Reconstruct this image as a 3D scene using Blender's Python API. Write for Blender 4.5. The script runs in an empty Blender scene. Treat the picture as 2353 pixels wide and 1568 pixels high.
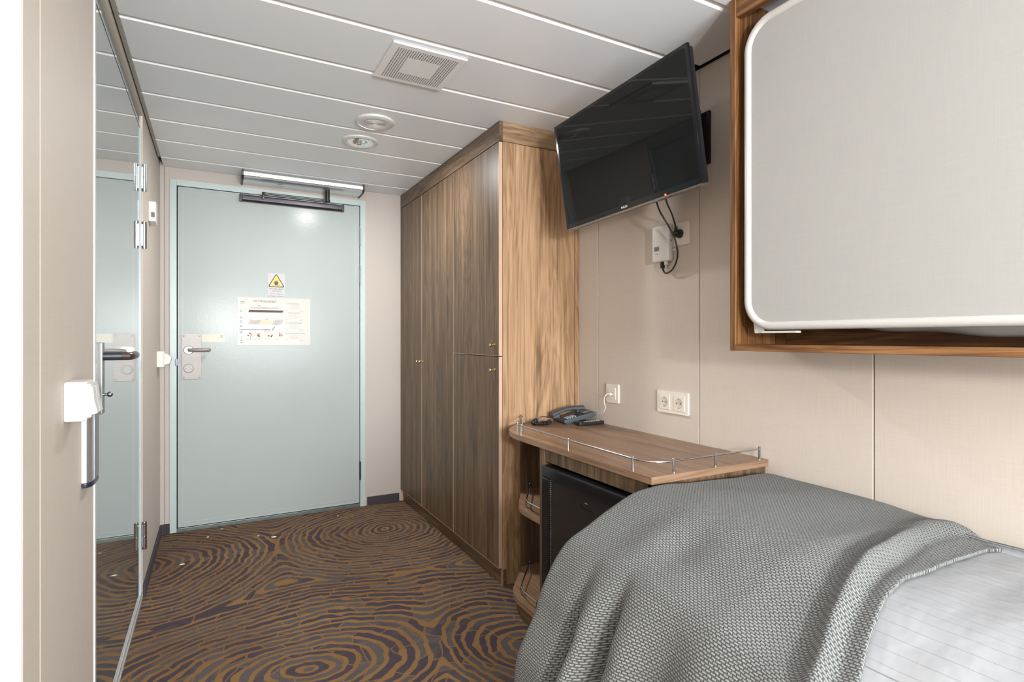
import bpy, bmesh, math, random
from math import pi, sin, cos, radians as R
from mathutils import Vector, Matrix, noise
random.seed(7)
scene = bpy.context.scene
C = scene.collection

# ------------------------------------------------------------------ camera, light, exposure
CZ = 1.14
cam = bpy.data.cameras.new('camera'); co = bpy.data.objects.new('camera', cam); C.objects.link(co)
co.location = (0, 0, CZ); co.rotation_euler = (pi/2, 0, -R(28.25))
cam.sensor_width = 36; cam.lens = 36*1275/2353; cam.shift_y = -6.5/2353
cam.clip_start = .02
scene.camera = co
scene.view_settings.view_transform = 'Standard'; scene.view_settings.look = 'None'
scene.view_settings.gamma = 1; scene.view_settings.use_curve_mapping = False
scene.view_settings.exposure = 0.36
w = bpy.data.worlds.new('daylight'); scene.world = w; w.use_nodes = True
w.node_tree.nodes['Background'].inputs[0].default_value = (.80, .90, 1, 1)
w.node_tree.nodes['Background'].inputs[1].default_value = 3.0

def area(name, loc, rot, sx, sy, power, col, shape='RECTANGLE', spread=pi):
    l = bpy.data.lights.new(name, 'AREA'); l.shape = shape; l.size = sx; l.size_y = sy
    l.energy = power; l.color = col; l.spread = spread
    o = bpy.data.objects.new(name, l); C.objects.link(o); o.location = loc; o.rotation_euler = rot
    return o
# daylight entering through a cabin window assumed behind the camera
area('window_daylight', (.80, -2.58, 1.28), (R(98), 0, 0), 1.40, .95, 125, (.90, .955, 1))
# light assumed behind the camera from the shadows, modelled as a standing lamp below
pl_ = bpy.data.lights.new('assumed_lamp_light', 'POINT'); pl_.energy = 158; pl_.color = (1, .985, .955); pl_.shadow_soft_size = .10
po_ = bpy.data.objects.new('assumed_lamp_light', pl_); C.objects.link(po_); po_.location = (.10, -1.70, 1.38)
# fill light added at the recessed downlight, itself unlit, to brighten the corridor
area('downlight_fill', (.655, 2.845, 2.130), (0, 0, 0), .14, .14, 15, (1, .985, .96), 'DISK')

# ------------------------------------------------------------------ node helpers
def M(name):
    m = bpy.data.materials.new(name); m.use_nodes = True
    nt = m.node_tree; b = nt.nodes['Principled BSDF']
    return m, nt, b
def nd(nt, t, ins=None, **props):
    n = nt.nodes.new(t)
    for k, v in props.items(): setattr(n, k, v)
    for k, v in (ins or {}).items():
        s = n.inputs[k]
        if hasattr(v, 'is_output') or isinstance(v, bpy.types.NodeSocket): nt.links.new(v, s)
        else: s.default_value = v
    return n
def math_(nt, op, a, b=0, c=0, clamp=False):
    n = nd(nt, 'ShaderNodeMath', {0: a, 1: b, 2: c}, operation=op); n.use_clamp = clamp
    return n.outputs[0]
def mix(nt, f, a, b):
    n = nt.nodes.new('ShaderNodeMix'); n.data_type = 'RGBA'
    for i, v in ((0, f), (6, a), (7, b)):
        if isinstance(v, bpy.types.NodeSocket): nt.links.new(v, n.inputs[i])
        else: n.inputs[i].default_value = v if i == 0 else (*v, 1)
    return n.outputs[2]
def ramp(nt, f, stops):
    n = nt.nodes.new('ShaderNodeValToRGB'); e = n.color_ramp.elements
    while len(e) < len(stops): e.new(.5)
    for i, (p, c) in enumerate(stops): e[i].position = p; e[i].color = (*c, 1)
    nt.links.new(f, n.inputs[0]); return n.outputs[0]
def objc(nt, scale=(1, 1, 1), loc=(0, 0, 0), out='Object'):
    t = nt.nodes.new('ShaderNodeTexCoord')
    m = nd(nt, 'ShaderNodeMapping', {0: t.outputs[out], 'Scale': scale, 'Location': loc})
    return m.outputs[0]
def noise_(nt, vec, scale, detail=2, rough=.5, dist=0, out=0):
    return nd(nt, 'ShaderNodeTexNoise', {'Vector': vec, 'Scale': scale, 'Detail': detail, 'Roughness': rough, 'Distortion': dist}).outputs[out]
def bump(nt, b, h, strength, dist=.001):
    n = nd(nt, 'ShaderNodeBump', {'Strength': strength, 'Distance': dist, 'Height': h})
    nt.links.new(n.outputs[0], b.inputs['Normal'])
def setb(b, col=None, rough=None, metal=None, spec=None, coat=None):
    if col is not None: b.inputs['Base Color'].default_value = (*col, 1)
    if rough is not None: b.inputs['Roughness'].default_value = rough
    if metal is not None: b.inputs['Metallic'].default_value = metal
    if spec is not None: b.inputs['Specular IOR Level'].default_value = spec
    if coat is not None: b.inputs['Coat Weight'].default_value = coat; b.inputs['Coat Roughness'].default_value = .05
def plain(name, col, rough=.5, metal=0, spec=.5, var=.04, nscale=60, bmp=0, coat=None):
    m, nt, b = M(name); setb(b, col, rough, metal, spec, coat)
    v = objc(nt); n = noise_(nt, v, nscale, 3)
    a = tuple(c*(1-var) for c in col); z = tuple(min(1, c*(1+var)) for c in col)
    nt.links.new(mix(nt, n, a, z), b.inputs['Base Color'])
    if bmp: bump(nt, b, n, bmp, .002)
    return m

def linen(name, col, strength=.07, rough=.6):
    m, nt, b = M(name); setb(b, col, rough, 0, .3)
    t = nt.nodes.new('ShaderNodeTexCoord'); s = nd(nt, 'ShaderNodeSeparateXYZ', {0: t.outputs['Object']})
    h = math_(nt, 'ADD', s.outputs[0], s.outputs[1])
    v1 = nd(nt, 'ShaderNodeCombineXYZ', {0: math_(nt, 'MULTIPLY', h, 9), 1: math_(nt, 'MULTIPLY', s.outputs[2], 420)}).outputs[0]
    v2 = nd(nt, 'ShaderNodeCombineXYZ', {0: math_(nt, 'MULTIPLY', h, 420), 1: math_(nt, 'MULTIPLY', s.outputs[2], 9)}).outputs[0]
    a = noise_(nt, v1, 1, 3, .6); c = noise_(nt, v2, 1, 3, .6)
    f = math_(nt, 'ADD', math_(nt, 'MULTIPLY', a, .5), math_(nt, 'MULTIPLY', c, .5))
    f = math_(nt, 'MULTIPLY_ADD', math_(nt, 'SUBTRACT', f, .5), 2.4, .5, clamp=True)
    d = tuple(x*(1-strength) for x in col); l = tuple(min(1, x*(1+strength)) for x in col)
    nt.links.new(mix(nt, f, d, l), b.inputs['Base Color'])
    bump(nt, b, f, .12, .0006)
    return m

def wood(name, axis, dark, mid, light, rough=.42, cross=7, seed=0, pore=1.0, ringk=70):
    """laminate wood with the grain running along one axis (0 x, 1 y, 2 z)"""
    m, nt, b = M(name); setb(b, mid, rough, 0, .35)
    sc = [cross]*3; sc[axis] = .55
    v = objc(nt, sc, (seed, seed*.7, seed*.3))
    big = noise_(nt, v, 1.0, 4, .55, 1.4)
    sc2 = [130]*3; sc2[axis] = 3.2
    v2 = objc(nt, sc2, (seed*3, seed, seed))
    fine = noise_(nt, v2, 1.0, 3, .6, .3)
    sc3 = [22]*3; sc3[axis] = .9
    v3 = objc(nt, sc3, (seed, seed*2, seed))
    midn = noise_(nt, v3, 1.0, 5, .6, 1.0)
    rings = math_(nt, 'SINE', math_(nt, 'MULTIPLY', big, ringk))
    rings = math_(nt, 'MULTIPLY_ADD', rings, .5, .5)
    sc4 = [75]*3; sc4[axis] = 1.6
    v4 = objc(nt, sc4, (seed*5, seed*2, seed)); streak = noise_(nt, v4, 1.0, 3, .65, .5)
    sc5 = [9]*3; sc5[axis] = 1.3
    knot = noise_(nt, objc(nt, sc5, (seed*9, seed, seed)), 1.0, 2, .5, .6)
    knot = math_(nt, 'MULTIPLY', math_(nt, 'SUBTRACT', knot, .69), 1.6, clamp=True)
    f = math_(nt, 'ADD', math_(nt, 'MULTIPLY', big, .22), math_(nt, 'MULTIPLY', midn, .36))
    f = math_(nt, 'ADD', f, math_(nt, 'MULTIPLY', rings, .075))
    f = math_(nt, 'ADD', f, math_(nt, 'MULTIPLY', streak, .24))
    f = math_(nt, 'ADD', f, math_(nt, 'MULTIPLY', fine, .16*pore))
    f = math_(nt, 'SUBTRACT', f, knot)
    f = math_(nt, 'SUBTRACT', f, .03+.08*(pore-1))
    col = ramp(nt, f, [(.36, dark), (.49, mid), (.62, light)])
    nt.links.new(col, b.inputs['Base Color'])
    bump(nt, b, fine, .12*pore, .0006)
    return m

W_D, W_M, W_L = (.046, .031, .019), (.115, .073, .042), (.205, .132, .078)  # walnut tones darkened, shade on the wardrobe fronts put into the colour
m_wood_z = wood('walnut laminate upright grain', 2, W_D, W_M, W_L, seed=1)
m_wood_z_lit = wood('walnut laminate upright grain wide lit', 2, (.17, .098, .052), (.39, .24, .132), (.53, .35, .21), cross=5, seed=4)  # lighter copy of the same walnut, window light on wardrobe side painted in
m_wood_y = wood('walnut laminate lengthwise grain', 1, W_D, W_M, W_L, seed=2)
m_wood_x_lit = wood('walnut laminate crosswise grain lit', 0, (.13, .08, .045), (.28, .18, .105), (.40, .27, .165), seed=3)  # walnut lightened likewise, light on the crown's side face painted in
m_desk = wood('desk top laminate', 1, (.13, .075, .045), (.25, .150, .092), (.34, .215, .135), .33, seed=5)
m_desk_x = wood('desk edge band crosswise grain', 0, (.13, .075, .045), (.25, .150, .092), (.34, .215, .135), .4, seed=9)
O_D, O_M, O_L = (.055, .022, .008), (.16, .070, .026), (.33, .165, .066)
m_oak_z = wood('bunk laminate upright grain', 2, O_D, O_M, O_L, seed=6, pore=1.4)
m_oak_y = wood('bunk laminate lengthwise grain', 1, O_D, O_M, O_L, seed=8, pore=1.8)
m_edge = plain('wood edge band', (.55, .38, .27), .4)

m_wall = linen('beige linen wall laminate', (.60, .535, .47))
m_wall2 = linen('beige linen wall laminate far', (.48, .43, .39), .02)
m_berth = linen('pale linen berth panel', (.40, .397, .382), .05)
m_ceil = plain('grey painted ceiling planks', (.85, .88, .915), .38, 0, .5, .012, 14)
m_joint = plain('white ceiling joint profile', (.95, .95, .95), .35)
m_black = plain('black gap', (.012, .012, .012), .8, spec=.1)
m_trim = plain('olive grey ceiling edge trim', (.34, .335, .29), .5)
m_door = plain('pale blue grey door paint', (.39, .43, .42), .20, 0, .14, .03, 5)
_nt = m_door.node_tree; _b = _nt.nodes['Principled BSDF']; bump(_nt, _b, noise_(_nt, objc(_nt), 120, 2), .10, .002)
m_frame = plain('blue grey door frame paint', (.47, .545, .535), .3)
m_steel = plain('brushed stainless steel', (.27, .245, .23), .40, .25, .5, .05, 30)
m_chrome = plain('chrome', (.52, .52, .54), .18, 1)
m_darksteel = plain('dark metal', (.10, .105, .12), .3, .8)
m_white = plain('white plastic', (.68, .67, .65), .35, var=.01)
m_cream = plain('cream plastic', (.76, .71, .61), .35, var=.01)
m_ivory = plain('ivory socket plastic', (.78, .73, .655), .3, var=.01)
m_socket_dark = plain('socket recess', (.40, .34, .25), .5)
m_alu = plain('satin aluminium', (.74, .745, .75), .32, .85)
m_greyplate = plain('grey aluminium face', (.30, .30, .32), .4, .7)
m_blackpl = plain('black plastic', (.015, .015, .017), .35)
m_blackgloss = plain('black gloss plastic', (.010, .011, .013), .10)
m_brass = plain('worn brass', (.55, .42, .24), .3, 1)
m_phone = plain('slate telephone plastic', (.055, .068, .08), .38)
m_key = plain('grey keys', (.42, .44, .46), .5)
m_base = plain('purple carpet baseboard', (.055, .045, .058), .95, var=.35, nscale=900, bmp=.6)
m_paper = plain('glossy white paper', (.55, .52, .475), .18, 0, .12, var=.01)
m_sign = plain('white sticker film', (.48, .465, .48), .3, 0, .2, var=.01)
m_yellow = plain('yellow ink', (.80, .58, .06), .4)
m_ink = plain('black ink', (.02, .02, .02), .5)
m_red = plain('red ink', (.60, .03, .04), .5)
m_blue = plain('blue ink', (.03, .12, .50), .5)
m_grey_ink = plain('grey ink', (.26, .25, .24), .5)
m_light_ink = plain('light grey ink', (.46, .44, .42), .5)
m_green = plain('green ink', (.20, .36, .22), .5)
m_salmon = plain('salmon ink', (.72, .30, .22), .5)
m_orange = plain('orange ink', (.62, .30, .12), .5)
m_olive = plain('olive ink', (.58, .56, .42), .5)
m_glowstrip = plain('photoluminescent strip', (.40, .385, .28), .3)
m_scrap = plain('white paint flake', (.85, .85, .85), .5)
m_sheetgrey = plain('grey mattress cover', (.56, .58, .61), .7)
m_mattress = plain('mattress ticking', (.6, .6, .58), .8)

# glossy enamel of the bathroom door, mirror-like at this shallow angle
m_gloss, nt, b = M('high gloss sage enamel')
setb(b, (.36, .42, .40), .035, .62, .8, 1.0)
n = noise_(nt, objc(nt, (1, 1, 1)), 7, 2)
bump(nt, b, n, .02, .003)
# television glass
m_screen, nt, b = M('dark screen glass'); setb(b, (.008, .009, .009), .03, 0, .30)
nt.links.new(mix(nt, noise_(nt, objc(nt), 3), (.007, .008, .008), (.011, .012, .012)), b.inputs['Base Color'])
# red standby light
m_led, nt, b = M('red standby light'); setb(b, (1, .05, .02), .4)
b.inputs['Emission Color'].default_value = (1, .05, .02, 1); b.inputs['Emission Strength'].default_value = 6
# lamp diffuser
m_lamp, nt, b = M('lit lamp diffuser'); setb(b, (1, .97, .9), .5)
b.inputs['Emission Color'].default_value = (1, .93, .82, 1); b.inputs['Emission Strength'].default_value = 3
# fridge door glass
m_fglass, nt, b = M('smoked fridge glass'); setb(b, (.020, .020, .022), .09, 0, .5)
f = noise_(nt, objc(nt, (4, 4, 60)), 1.5, 3)
nt.links.new(mix(nt, f, (.014, .014, .015), (.032, .031, .031)), b.inputs['Base Color'])
# thin window glass
m_glass, nt, b = M('window glass')
tr = nd(nt, 'ShaderNodeBsdfTransparent'); gl = nd(nt, 'ShaderNodeBsdfGlossy', {'Roughness': .02})
mx = nd(nt, 'ShaderNodeMixShader', {0: .06, 1: tr.outputs[0], 2: gl.outputs[0]})
nt.links.new(mx.outputs[0], nt.nodes['Material Output'].inputs[0])

# carpet: whorls of broken purple-grey dashes on ochre
m_carpet, nt, b = M('fingerprint carpet'); setb(b, (.2, .1, .05), .95, 0, .05)
base = objc(nt)
wob = nd(nt, 'ShaderNodeVectorMath', {0: noise_(nt, base, 2.1, 1, .5, 0, 1), 1: (.5, .5, .5)}, operation='SUBTRACT')
wob2 = nd(nt, 'ShaderNodeVectorMath', {0: noise_(nt, base, 14, 1, .5, 0, 1), 1: (.5, .5, .5)}, operation='SUBTRACT')
v = nd(nt, 'ShaderNodeVectorMath', {0: wob.outputs[0], 1: (.15, .15, .15), 2: base}, operation='MULTIPLY_ADD')
v = nd(nt, 'ShaderNodeVectorMath', {0: wob2.outputs[0], 1: (.034, .034, .034), 2: v.outputs[0]}, operation='MULTIPLY_ADD')
dist = None
for (cx, cy, ex, ey, ang) in [(.90, 3.28, 1.0, 1.1, .2), (.28, 2.02, .75, 1.1, .0), (-.30, 3.28, 1.0, 1.0, 0), (1.05, 1.75, 1.25, .8, .3), (.0, 1.0, 1, 1, 0),
                              (-1.0, .2, 1, 1, 0), (.3, -.3, 1, 1, 0), (-.8, -1.4, 1, 1, 0), (.7, -1.6, 1, 1, 0), (1.6, .6, 1, 1, 0)]:
    mp = nd(nt, 'ShaderNodeMapping', {0: v.outputs[0], 'Location': (cx, cy, 0), 'Rotation': (0, 0, ang), 'Scale': (1/ex, 1/ey, 1)}, vector_type='TEXTURE')
    mp.inputs['Scale'].default_value = (1/ex, 1/ey, 1)
    l = nd(nt, 'ShaderNodeVectorMath', {0: mp.outputs[0]}, operation='LENGTH').outputs['Value']
    dist = l if dist is None else math_(nt, 'SMOOTH_MIN', dist, l, .10)
ph = math_(nt, 'MULTIPLY', dist, 2*pi/.0375)
sn = math_(nt, 'SINE', ph)
thr = math_(nt, 'MULTIPLY_ADD', noise_(nt, base, 11, 2), .9, -.90)
ringi = math_(nt, 'FLOOR', math_(nt, 'DIVIDE', math_(nt, 'ADD', ph, pi/2), 2*pi))
sx_ = nd(nt, 'ShaderNodeSeparateXYZ', {0: v.outputs[0]})
vv = nd(nt, 'ShaderNodeCombineXYZ', {0: math_(nt, 'ADD', sx_.outputs[0], math_(nt, 'MULTIPLY', ringi, 3.71)), 1: math_(nt, 'ADD', sx_.outputs[1], math_(nt, 'MULTIPLY', ringi, 1.93)), 2: 0.0}).outputs[0]
vo = nd(nt, 'ShaderNodeTexVoronoi', {'Vector': vv, 'Scale': 5.8, 'Randomness': 1.0}, feature='DISTANCE_TO_EDGE'); vo.voronoi_dimensions = '2D'
vc = nd(nt, 'ShaderNodeTexVoronoi', {'Vector': vv, 'Scale': 5.8, 'Randomness': 1.0}); vc.voronoi_dimensions = '2D'
sm_ = math_(nt, 'SMOOTH_MIN', math_(nt, 'SUBTRACT', sn, thr), math_(nt, 'MULTIPLY', vo.outputs['Distance'], 8.5), .5)
dash = math_(nt, 'MULTIPLY_ADD', sm_, 5.5, -.12, clamp=True)
pile = noise_(nt, base, 420, 3, .7)
pile2 = noise_(nt, base, 1100, 2, .7)
big = nd(nt, 'ShaderNodeSeparateColor', {0: vc.outputs['Color']}).outputs[0]
big = math_(nt, 'ADD', math_(nt, 'MULTIPLY', big, .5), math_(nt, 'MULTIPLY', noise_(nt, base, 16, 2), .5))
pur = mix(nt, ramp(nt, big, [(.42, (0, 0, 0)), (.58, (1, 1, 1))]), (.092, .072, .085), (.150, .130, .122))
pur = mix(nt, ramp(nt, pile, [(.38, (0, 0, 0)), (.56, (1, 1, 1))]), (.045, .036, .042), pur)
och = mix(nt, ramp(nt, pile2, [(.36, (0, 0, 0)), (.62, (1, 1, 1))]), (.13, .068, .027), (.40, .235, .108))
ochs = mix(nt, ramp(nt, noise_(nt, base, 2.4, 3), [(.35, (0, 0, 0)), (.65, (1, 1, 1))]), (.8, .76, .7), (1, 1, 1))
mulc = nd(nt, 'ShaderNodeMix', {}, data_type='RGBA', blend_type='MULTIPLY'); mulc.inputs[0].default_value = 1
nt.links.new(och, mulc.inputs[6]); nt.links.new(ochs, mulc.inputs[7])
cm = nt.nodes.new('ShaderNodeMix'); cm.data_type = 'RGBA'
nt.links.new(dash, cm.inputs[0]); nt.links.new(mulc.outputs[2], cm.inputs[6]); nt.links.new(pur, cm.inputs[7])
nt.links.new(cm.outputs[2], b.inputs['Base Color'])
bump(nt, b, pile, .7, .004)

# woven blanket: pale floats laid like short bricks on grey wool (UV in metres)
m_weave, nt, b = M('grey basket weave wool'); setb(b, (.3, .3, .3), .95, 0, .1)
t = nt.nodes.new('ShaderNodeTexCoord')
jit = nd(nt, 'ShaderNodeVectorMath', {0: noise_(nt, t.outputs['UV'], 90, 2, .5, 0, 1), 1: (.5, .5, .5)}, operation='SUBTRACT')
uv = nd(nt, 'ShaderNodeVectorMath', {0: jit.outputs[0], 1: (.0040, .0036, 0), 2: t.outputs['UV']}, operation='MULTIPLY_ADD').outputs[0]
br = nd(nt, 'ShaderNodeTexBrick', {'Vector': uv, 'Scale': 1.0, 'Mortar Size': .0019, 'Mortar Smooth': .9, 'Brick Width': .0100, 'Row Height': .0056, 'Color1': (1, 1, 1, 1), 'Color2': (.8, .8, .8, 1), 'Mortar': (0, 0, 0, 1)})
br.offset = .5
fib = noise_(nt, nd(nt, 'ShaderNodeMapping', {0: t.outputs['UV'], 'Scale': (700, 2200, 1)}).outputs[0], 1, 3, .7)
fib2 = noise_(nt, nd(nt, 'ShaderNodeMapping', {0: t.outputs['UV'], 'Scale': (1600, 600, 1)}).outputs[0], 1, 3, .7)
lightc = mix(nt, fib, (.12, .125, .12), (.50, .515, .50))
darkc = mix(nt, fib2, (.012, .014, .012), (.12, .126, .12))
fac = math_(nt, 'SUBTRACT', 1, br.outputs['Fac'])
fac = math_(nt, 'MULTIPLY', fac, math_(nt, 'MULTIPLY_ADD', noise_(nt, t.outputs['UV'], 260, 2), .9, .45), clamp=True)
mm = nt.nodes.new('ShaderNodeMix'); mm.data_type = 'RGBA'
nt.links.new(fac, mm.inputs[0]); nt.links.new(darkc, mm.inputs[6]); nt.links.new(lightc, mm.inputs[7])
nt.links.new(mm.outputs[2], b.inputs['Base Color'])
hgt = math_(nt, 'ADD', fac, math_(nt, 'MULTIPLY', fib2, .35))
bump(nt, b, hgt, .9, .003)
b.inputs['Sheen Weight'].default_value = .15

# white satin-stripe bed linen
m_linen, nt, b = M('white satin stripe cotton'); setb(b, (.82, .82, .84), .75, 0, .25)
t = nt.nodes.new('ShaderNodeTexCoord'); s = nd(nt, 'ShaderNodeSeparateXYZ', {0: t.outputs['Object']})
fr = math_(nt, 'FRACT', math_(nt, 'MULTIPLY', s.outputs[0], 1/.026))
line = math_(nt, 'LESS_THAN', fr, .055)
on = math_(nt, 'GREATER_THAN', s.outputs[0], .905)
seam = math_(nt, 'LESS_THAN', math_(nt, 'ABSOLUTE', math_(nt, 'SUBTRACT', s.outputs[0], .895)), .0012)
f = math_(nt, 'MAXIMUM', math_(nt, 'MULTIPLY', math_(nt, 'MULTIPLY', line, on), .5), seam)
nt.links.new(mix(nt, f, (.365, .375, .39), (.21, .22, .23)), b.inputs['Base Color'])
bump(nt, b, noise_(nt, t.outputs['Object'], 9, 3), .35, .02)

# ------------------------------------------------------------------ mesh helpers
ORG = {}
class MB:
    def __init__(s): s.bm = bmesh.new(); s.mats = []; s.bev = False
    def _mi(s, m):
        if m not in s.mats: s.mats.append(m)
        return s.mats.index(m)
    def _take(s, t, m=None, mtx=None):
        if mtx is not None: bmesh.ops.transform(t, matrix=mtx, verts=t.verts)
        me = bpy.data.meshes.new('t'); t.to_mesh(me); t.free()
        n0 = len(s.bm.faces); s.bm.from_mesh(me); bpy.data.meshes.remove(me)
        s.bm.faces.ensure_lookup_table()
        if m is not None:
            k = s._mi(m)
            for f in s.bm.faces[n0:]: f.material_index = k
        return s
    def box(s, x0, x1, y0, y1, z0, z1, bev=0, m=None, mtx=None, seg=2):
        t = bmesh.new(); bmesh.ops.create_cube(t, size=1)
        bmesh.ops.scale(t, vec=(x1-x0, y1-y0, z1-z0), verts=t.verts)
        bmesh.ops.translate(t, vec=((x0+x1)/2, (y0+y1)/2, (z0+z1)/2), verts=t.verts)
        if bev: s.bev = True; bmesh.ops.bevel(t, geom=t.edges[:], offset=bev, segments=seg, affect='EDGES', profile=.6)
        return s._take(t, m, mtx)
    def prism(s, pts, axis, lo, hi, bev=0, m=None, mtx=None, seg=2):
        """closed polygon pts in the two other axes (cyclic order), extruded along axis"""
        t = bmesh.new()
        def P(a, b, h): return {0: (h, a, b), 1: (a, h, b), 2: (a, b, h)}[axis]
        A = [t.verts.new(P(a, b, lo)) for a, b in pts]; B = [t.verts.new(P(a, b, hi)) for a, b in pts]
        t.faces.new(A); t.faces.new(B[::-1])
        for i in range(len(pts)):
            j = (i+1) % len(pts); t.faces.new((A[j], A[i], B[i], B[j]))
        bmesh.ops.recalc_face_normals(t, faces=t.faces[:])
        if bev:
            s.bev = True
            es = [e for e in t.edges if len(e.link_faces) == 2 and e.calc_face_angle(0) > .5]
            bmesh.ops.bevel(t, geom=es, offset=bev, segments=seg, affect='EDGES', profile=.6)
        return s._take(t, m, mtx)
    def cyl(s, p0, p1, r, seg=20, r2=None, m=None, caps=True, mtx=None):
        p0, p1 = Vector(p0), Vector(p1); d = p1-p0
        t = bmesh.new(); bmesh.ops.create_cone(t, cap_ends=caps, segments=seg, radius1=r, radius2=r if r2 is None else r2, depth=d.length)
        q = Vector((0, 0, 1)).rotation_difference(d.normalized()).to_matrix().to_4x4()
        bmesh.ops.transform(t, matrix=Matrix.Translation((p0+p1)/2) @ q, verts=t.verts)
        return s._take(t, m, mtx)
    def sphere(s, c, r, sc=(1, 1, 1), m=None, u=20, v=12, mtx=None):
        t = bmesh.new(); bmesh.ops.create_uvsphere(t, u_segments=u, v_segments=v, radius=r)
        bmesh.ops.scale(t, vec=sc, verts=t.verts); bmesh.ops.translate(t, vec=c, verts=t.verts)
        return s._take(t, m, mtx)
    def lathe(s, prof, c=(0, 0, 0), axis=2, seg=48, m=None, mtx=None):
        t = bmesh.new(); rings = []
        for (r, h) in prof:
            ring = []
            for i in range(seg):
                a = 2*pi*i/seg; x, y = r*cos(a), r*sin(a)
                p = {2: (x, y, h), 0: (h, x, y), 1: (x, h, y)}[axis]
                ring.append(t.verts.new(Vector(p)+Vector(c)))
            rings.append(ring)
        for a, b_ in zip(rings, rings[1:]):
            for i in range(seg):
                j = (i+1) % seg; t.faces.new((a[i], a[j], b_[j], b_[i]))
        bmesh.ops.remove_doubles(t, verts=t.verts, dist=1e-6)
        bmesh.ops.recalc_face_normals(t, faces=t.faces[:])
        return s._take(t, m, mtx)
    def tube(s, pts, r, seg=12, m=None, closed=False, mtx=None):
        pts = [Vector(p) for p in pts]; t = bmesh.new(); rings = []; n = len(pts); up = None
        for i, p in enumerate(pts):
            if closed: d = (pts[(i+1) % n]-pts[i-1]).normalized()
            else: d = (pts[min(i+1, n-1)]-pts[max(i-1, 0)]).normalized()
            if up is None: up = d.orthogonal().normalized()
            else: up = (up-d*up.dot(d)).normalized()
            sd = d.cross(up)
            rings.append([t.verts.new(p+up*r*cos(2*pi*k/seg)+sd*r*sin(2*pi*k/seg)) for k in range(seg)])
        prs = list(zip(rings, rings[1:]))+([(rings[-1], rings[0])] if closed else [])
        for a, b_ in prs:
            for k in range(seg):
                j = (k+1) % seg; t.faces.new((a[k], a[j], b_[j], b_[k]))
        if not closed:
            t.faces.new(rings[0][::-1]); t.faces.new(rings[-1])
        bmesh.ops.recalc_face_normals(t, faces=t.faces[:])
        return s._take(t, m, mtx)
    def poly(s, pts3, m=None):
        t = bmesh.new(); t.faces.new([t.verts.new(p) for p in pts3]); return s._take(t, m)
    def text(s, string, size, mtx, m=None, align='CENTER', bold=False, sx=1.0):
        cu = bpy.data.curves.new('t', 'FONT'); cu.body = string; cu.size = size; cu.align_x = align; cu.align_y = 'CENTER'
        cu.resolution_u = 3; cu.extrude = .00012; cu.offset = size*.02 if bold else 0
        o = bpy.data.objects.new('t', cu); C.objects.link(o)
        dg = bpy.context.evaluated_depsgraph_get(); me = bpy.data.meshes.new_from_object(o.evaluated_get(dg))
        bpy.data.objects.remove(o); bpy.data.curves.remove(cu)
        t = bmesh.new(); t.from_mesh(me); bpy.data.meshes.remove(me)
        bmesh.ops.scale(t, vec=(sx, 1, 1), verts=t.verts)
        return s._take(t, m, mtx)
    def build(s, name, mat, parent=None, smooth=35):
        me = bpy.data.meshes.new(name)
        o0 = ORG.get(parent.name, Vector()) if parent else Vector()
        if o0.length: bmesh.ops.translate(s.bm, vec=-o0, verts=s.bm.verts)
        if smooth:
            for f in s.bm.faces: f.smooth = True
            for e in s.bm.edges:
                e.smooth = len(e.link_faces) == 2 and e.calc_face_angle(0) < R(smooth)
        s.bm.to_mesh(me); s.bm.free()
        o = bpy.data.objects.new(name, me); C.objects.link(o)
        for m_ in (s.mats or [mat]): me.materials.append(m_)
        if s.bev: md = o.modifiers.new('n', 'WEIGHTED_NORMAL'); md.keep_sharp = True; md.weight = 100
        if parent: o.parent = parent; ORG[o.name] = o0
        return o
def thing(name, label, cat, loc, group=None, mtx=None):
    o = bpy.data.objects.new(name, None); C.objects.link(o); o.empty_display_size = .05
    if mtx is not None: o.matrix_world = mtx; ORG[o.name] = Vector()
    else: o.location = loc; ORG[o.name] = Vector(loc)
    o['label'] = label; o['category'] = cat
    if group: o['group'] = group
    return o
def tag(o, label, cat, group=None):
    o['label'] = label; o['category'] = cat
    if group: o['group'] = group
    return o
def struct(o, label=None, cat=None):
    o['kind'] = 'structure'
    if label: o['label'] = label
    if cat: o['category'] = cat
    return o
def basis(x, y, z, loc):
    m_ = Matrix((x, y, z)).transposed().to_4x4(); m_.translation = loc; return m_
def rrect(a0, a1, b0, b1, r, n=8):
    p = []
    for (ca, cb, s0) in ((a1-r, b1-r, 0), (a0+r, b1-r, pi/2), (a0+r, b0+r, pi), (a1-r, b0+r, 1.5*pi)):
        for i in range(n+1):
            t = s0+pi/2*i/n; p.append((ca+r*cos(t), cb+r*sin(t)))
    return p

# ------------------------------------------------------------------ the room shell
XL, XR, YD, ZC = -.275, 1.60, 3.80, 2.14
YN, XO = -2.6, -1.7          # window wall, outer left wall
YJ = 1.174                   # where the cabin narrows to the entrance corridor
TOP = 2.22

mb = MB(); mb.box(XO-.1, XR+.1, YN-.1, YD+.1, -.06, 0)
floor = struct(mb.build('floor', m_carpet), 'ochre carpet with broken purple fingerprint whorls', 'floor')

def panels_x(mb, X0, X1, ys, z0, z1, gap=.0035, m=None):
    """wall panels facing +-X separated by narrow joints, backing behind"""
    for a, b_ in zip(ys, ys[1:]): mb.box(X0, X1, a+gap/2, b_-gap/2, z0, z1, .0012, m, seg=1)
mb = MB()
panels_x(mb, XR, XR+.05, [YN, -1.5, -.25, .255, .874, 1.497, 2.116, 2.74, YD], 0, TOP)
mb.box(XR+.012, XR+.06, YN, YD, 0, TOP)
struct(mb.build('wall_right', m_wall), 'beige linen-look wall behind the desk, television and bunk', 'wall')
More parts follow.
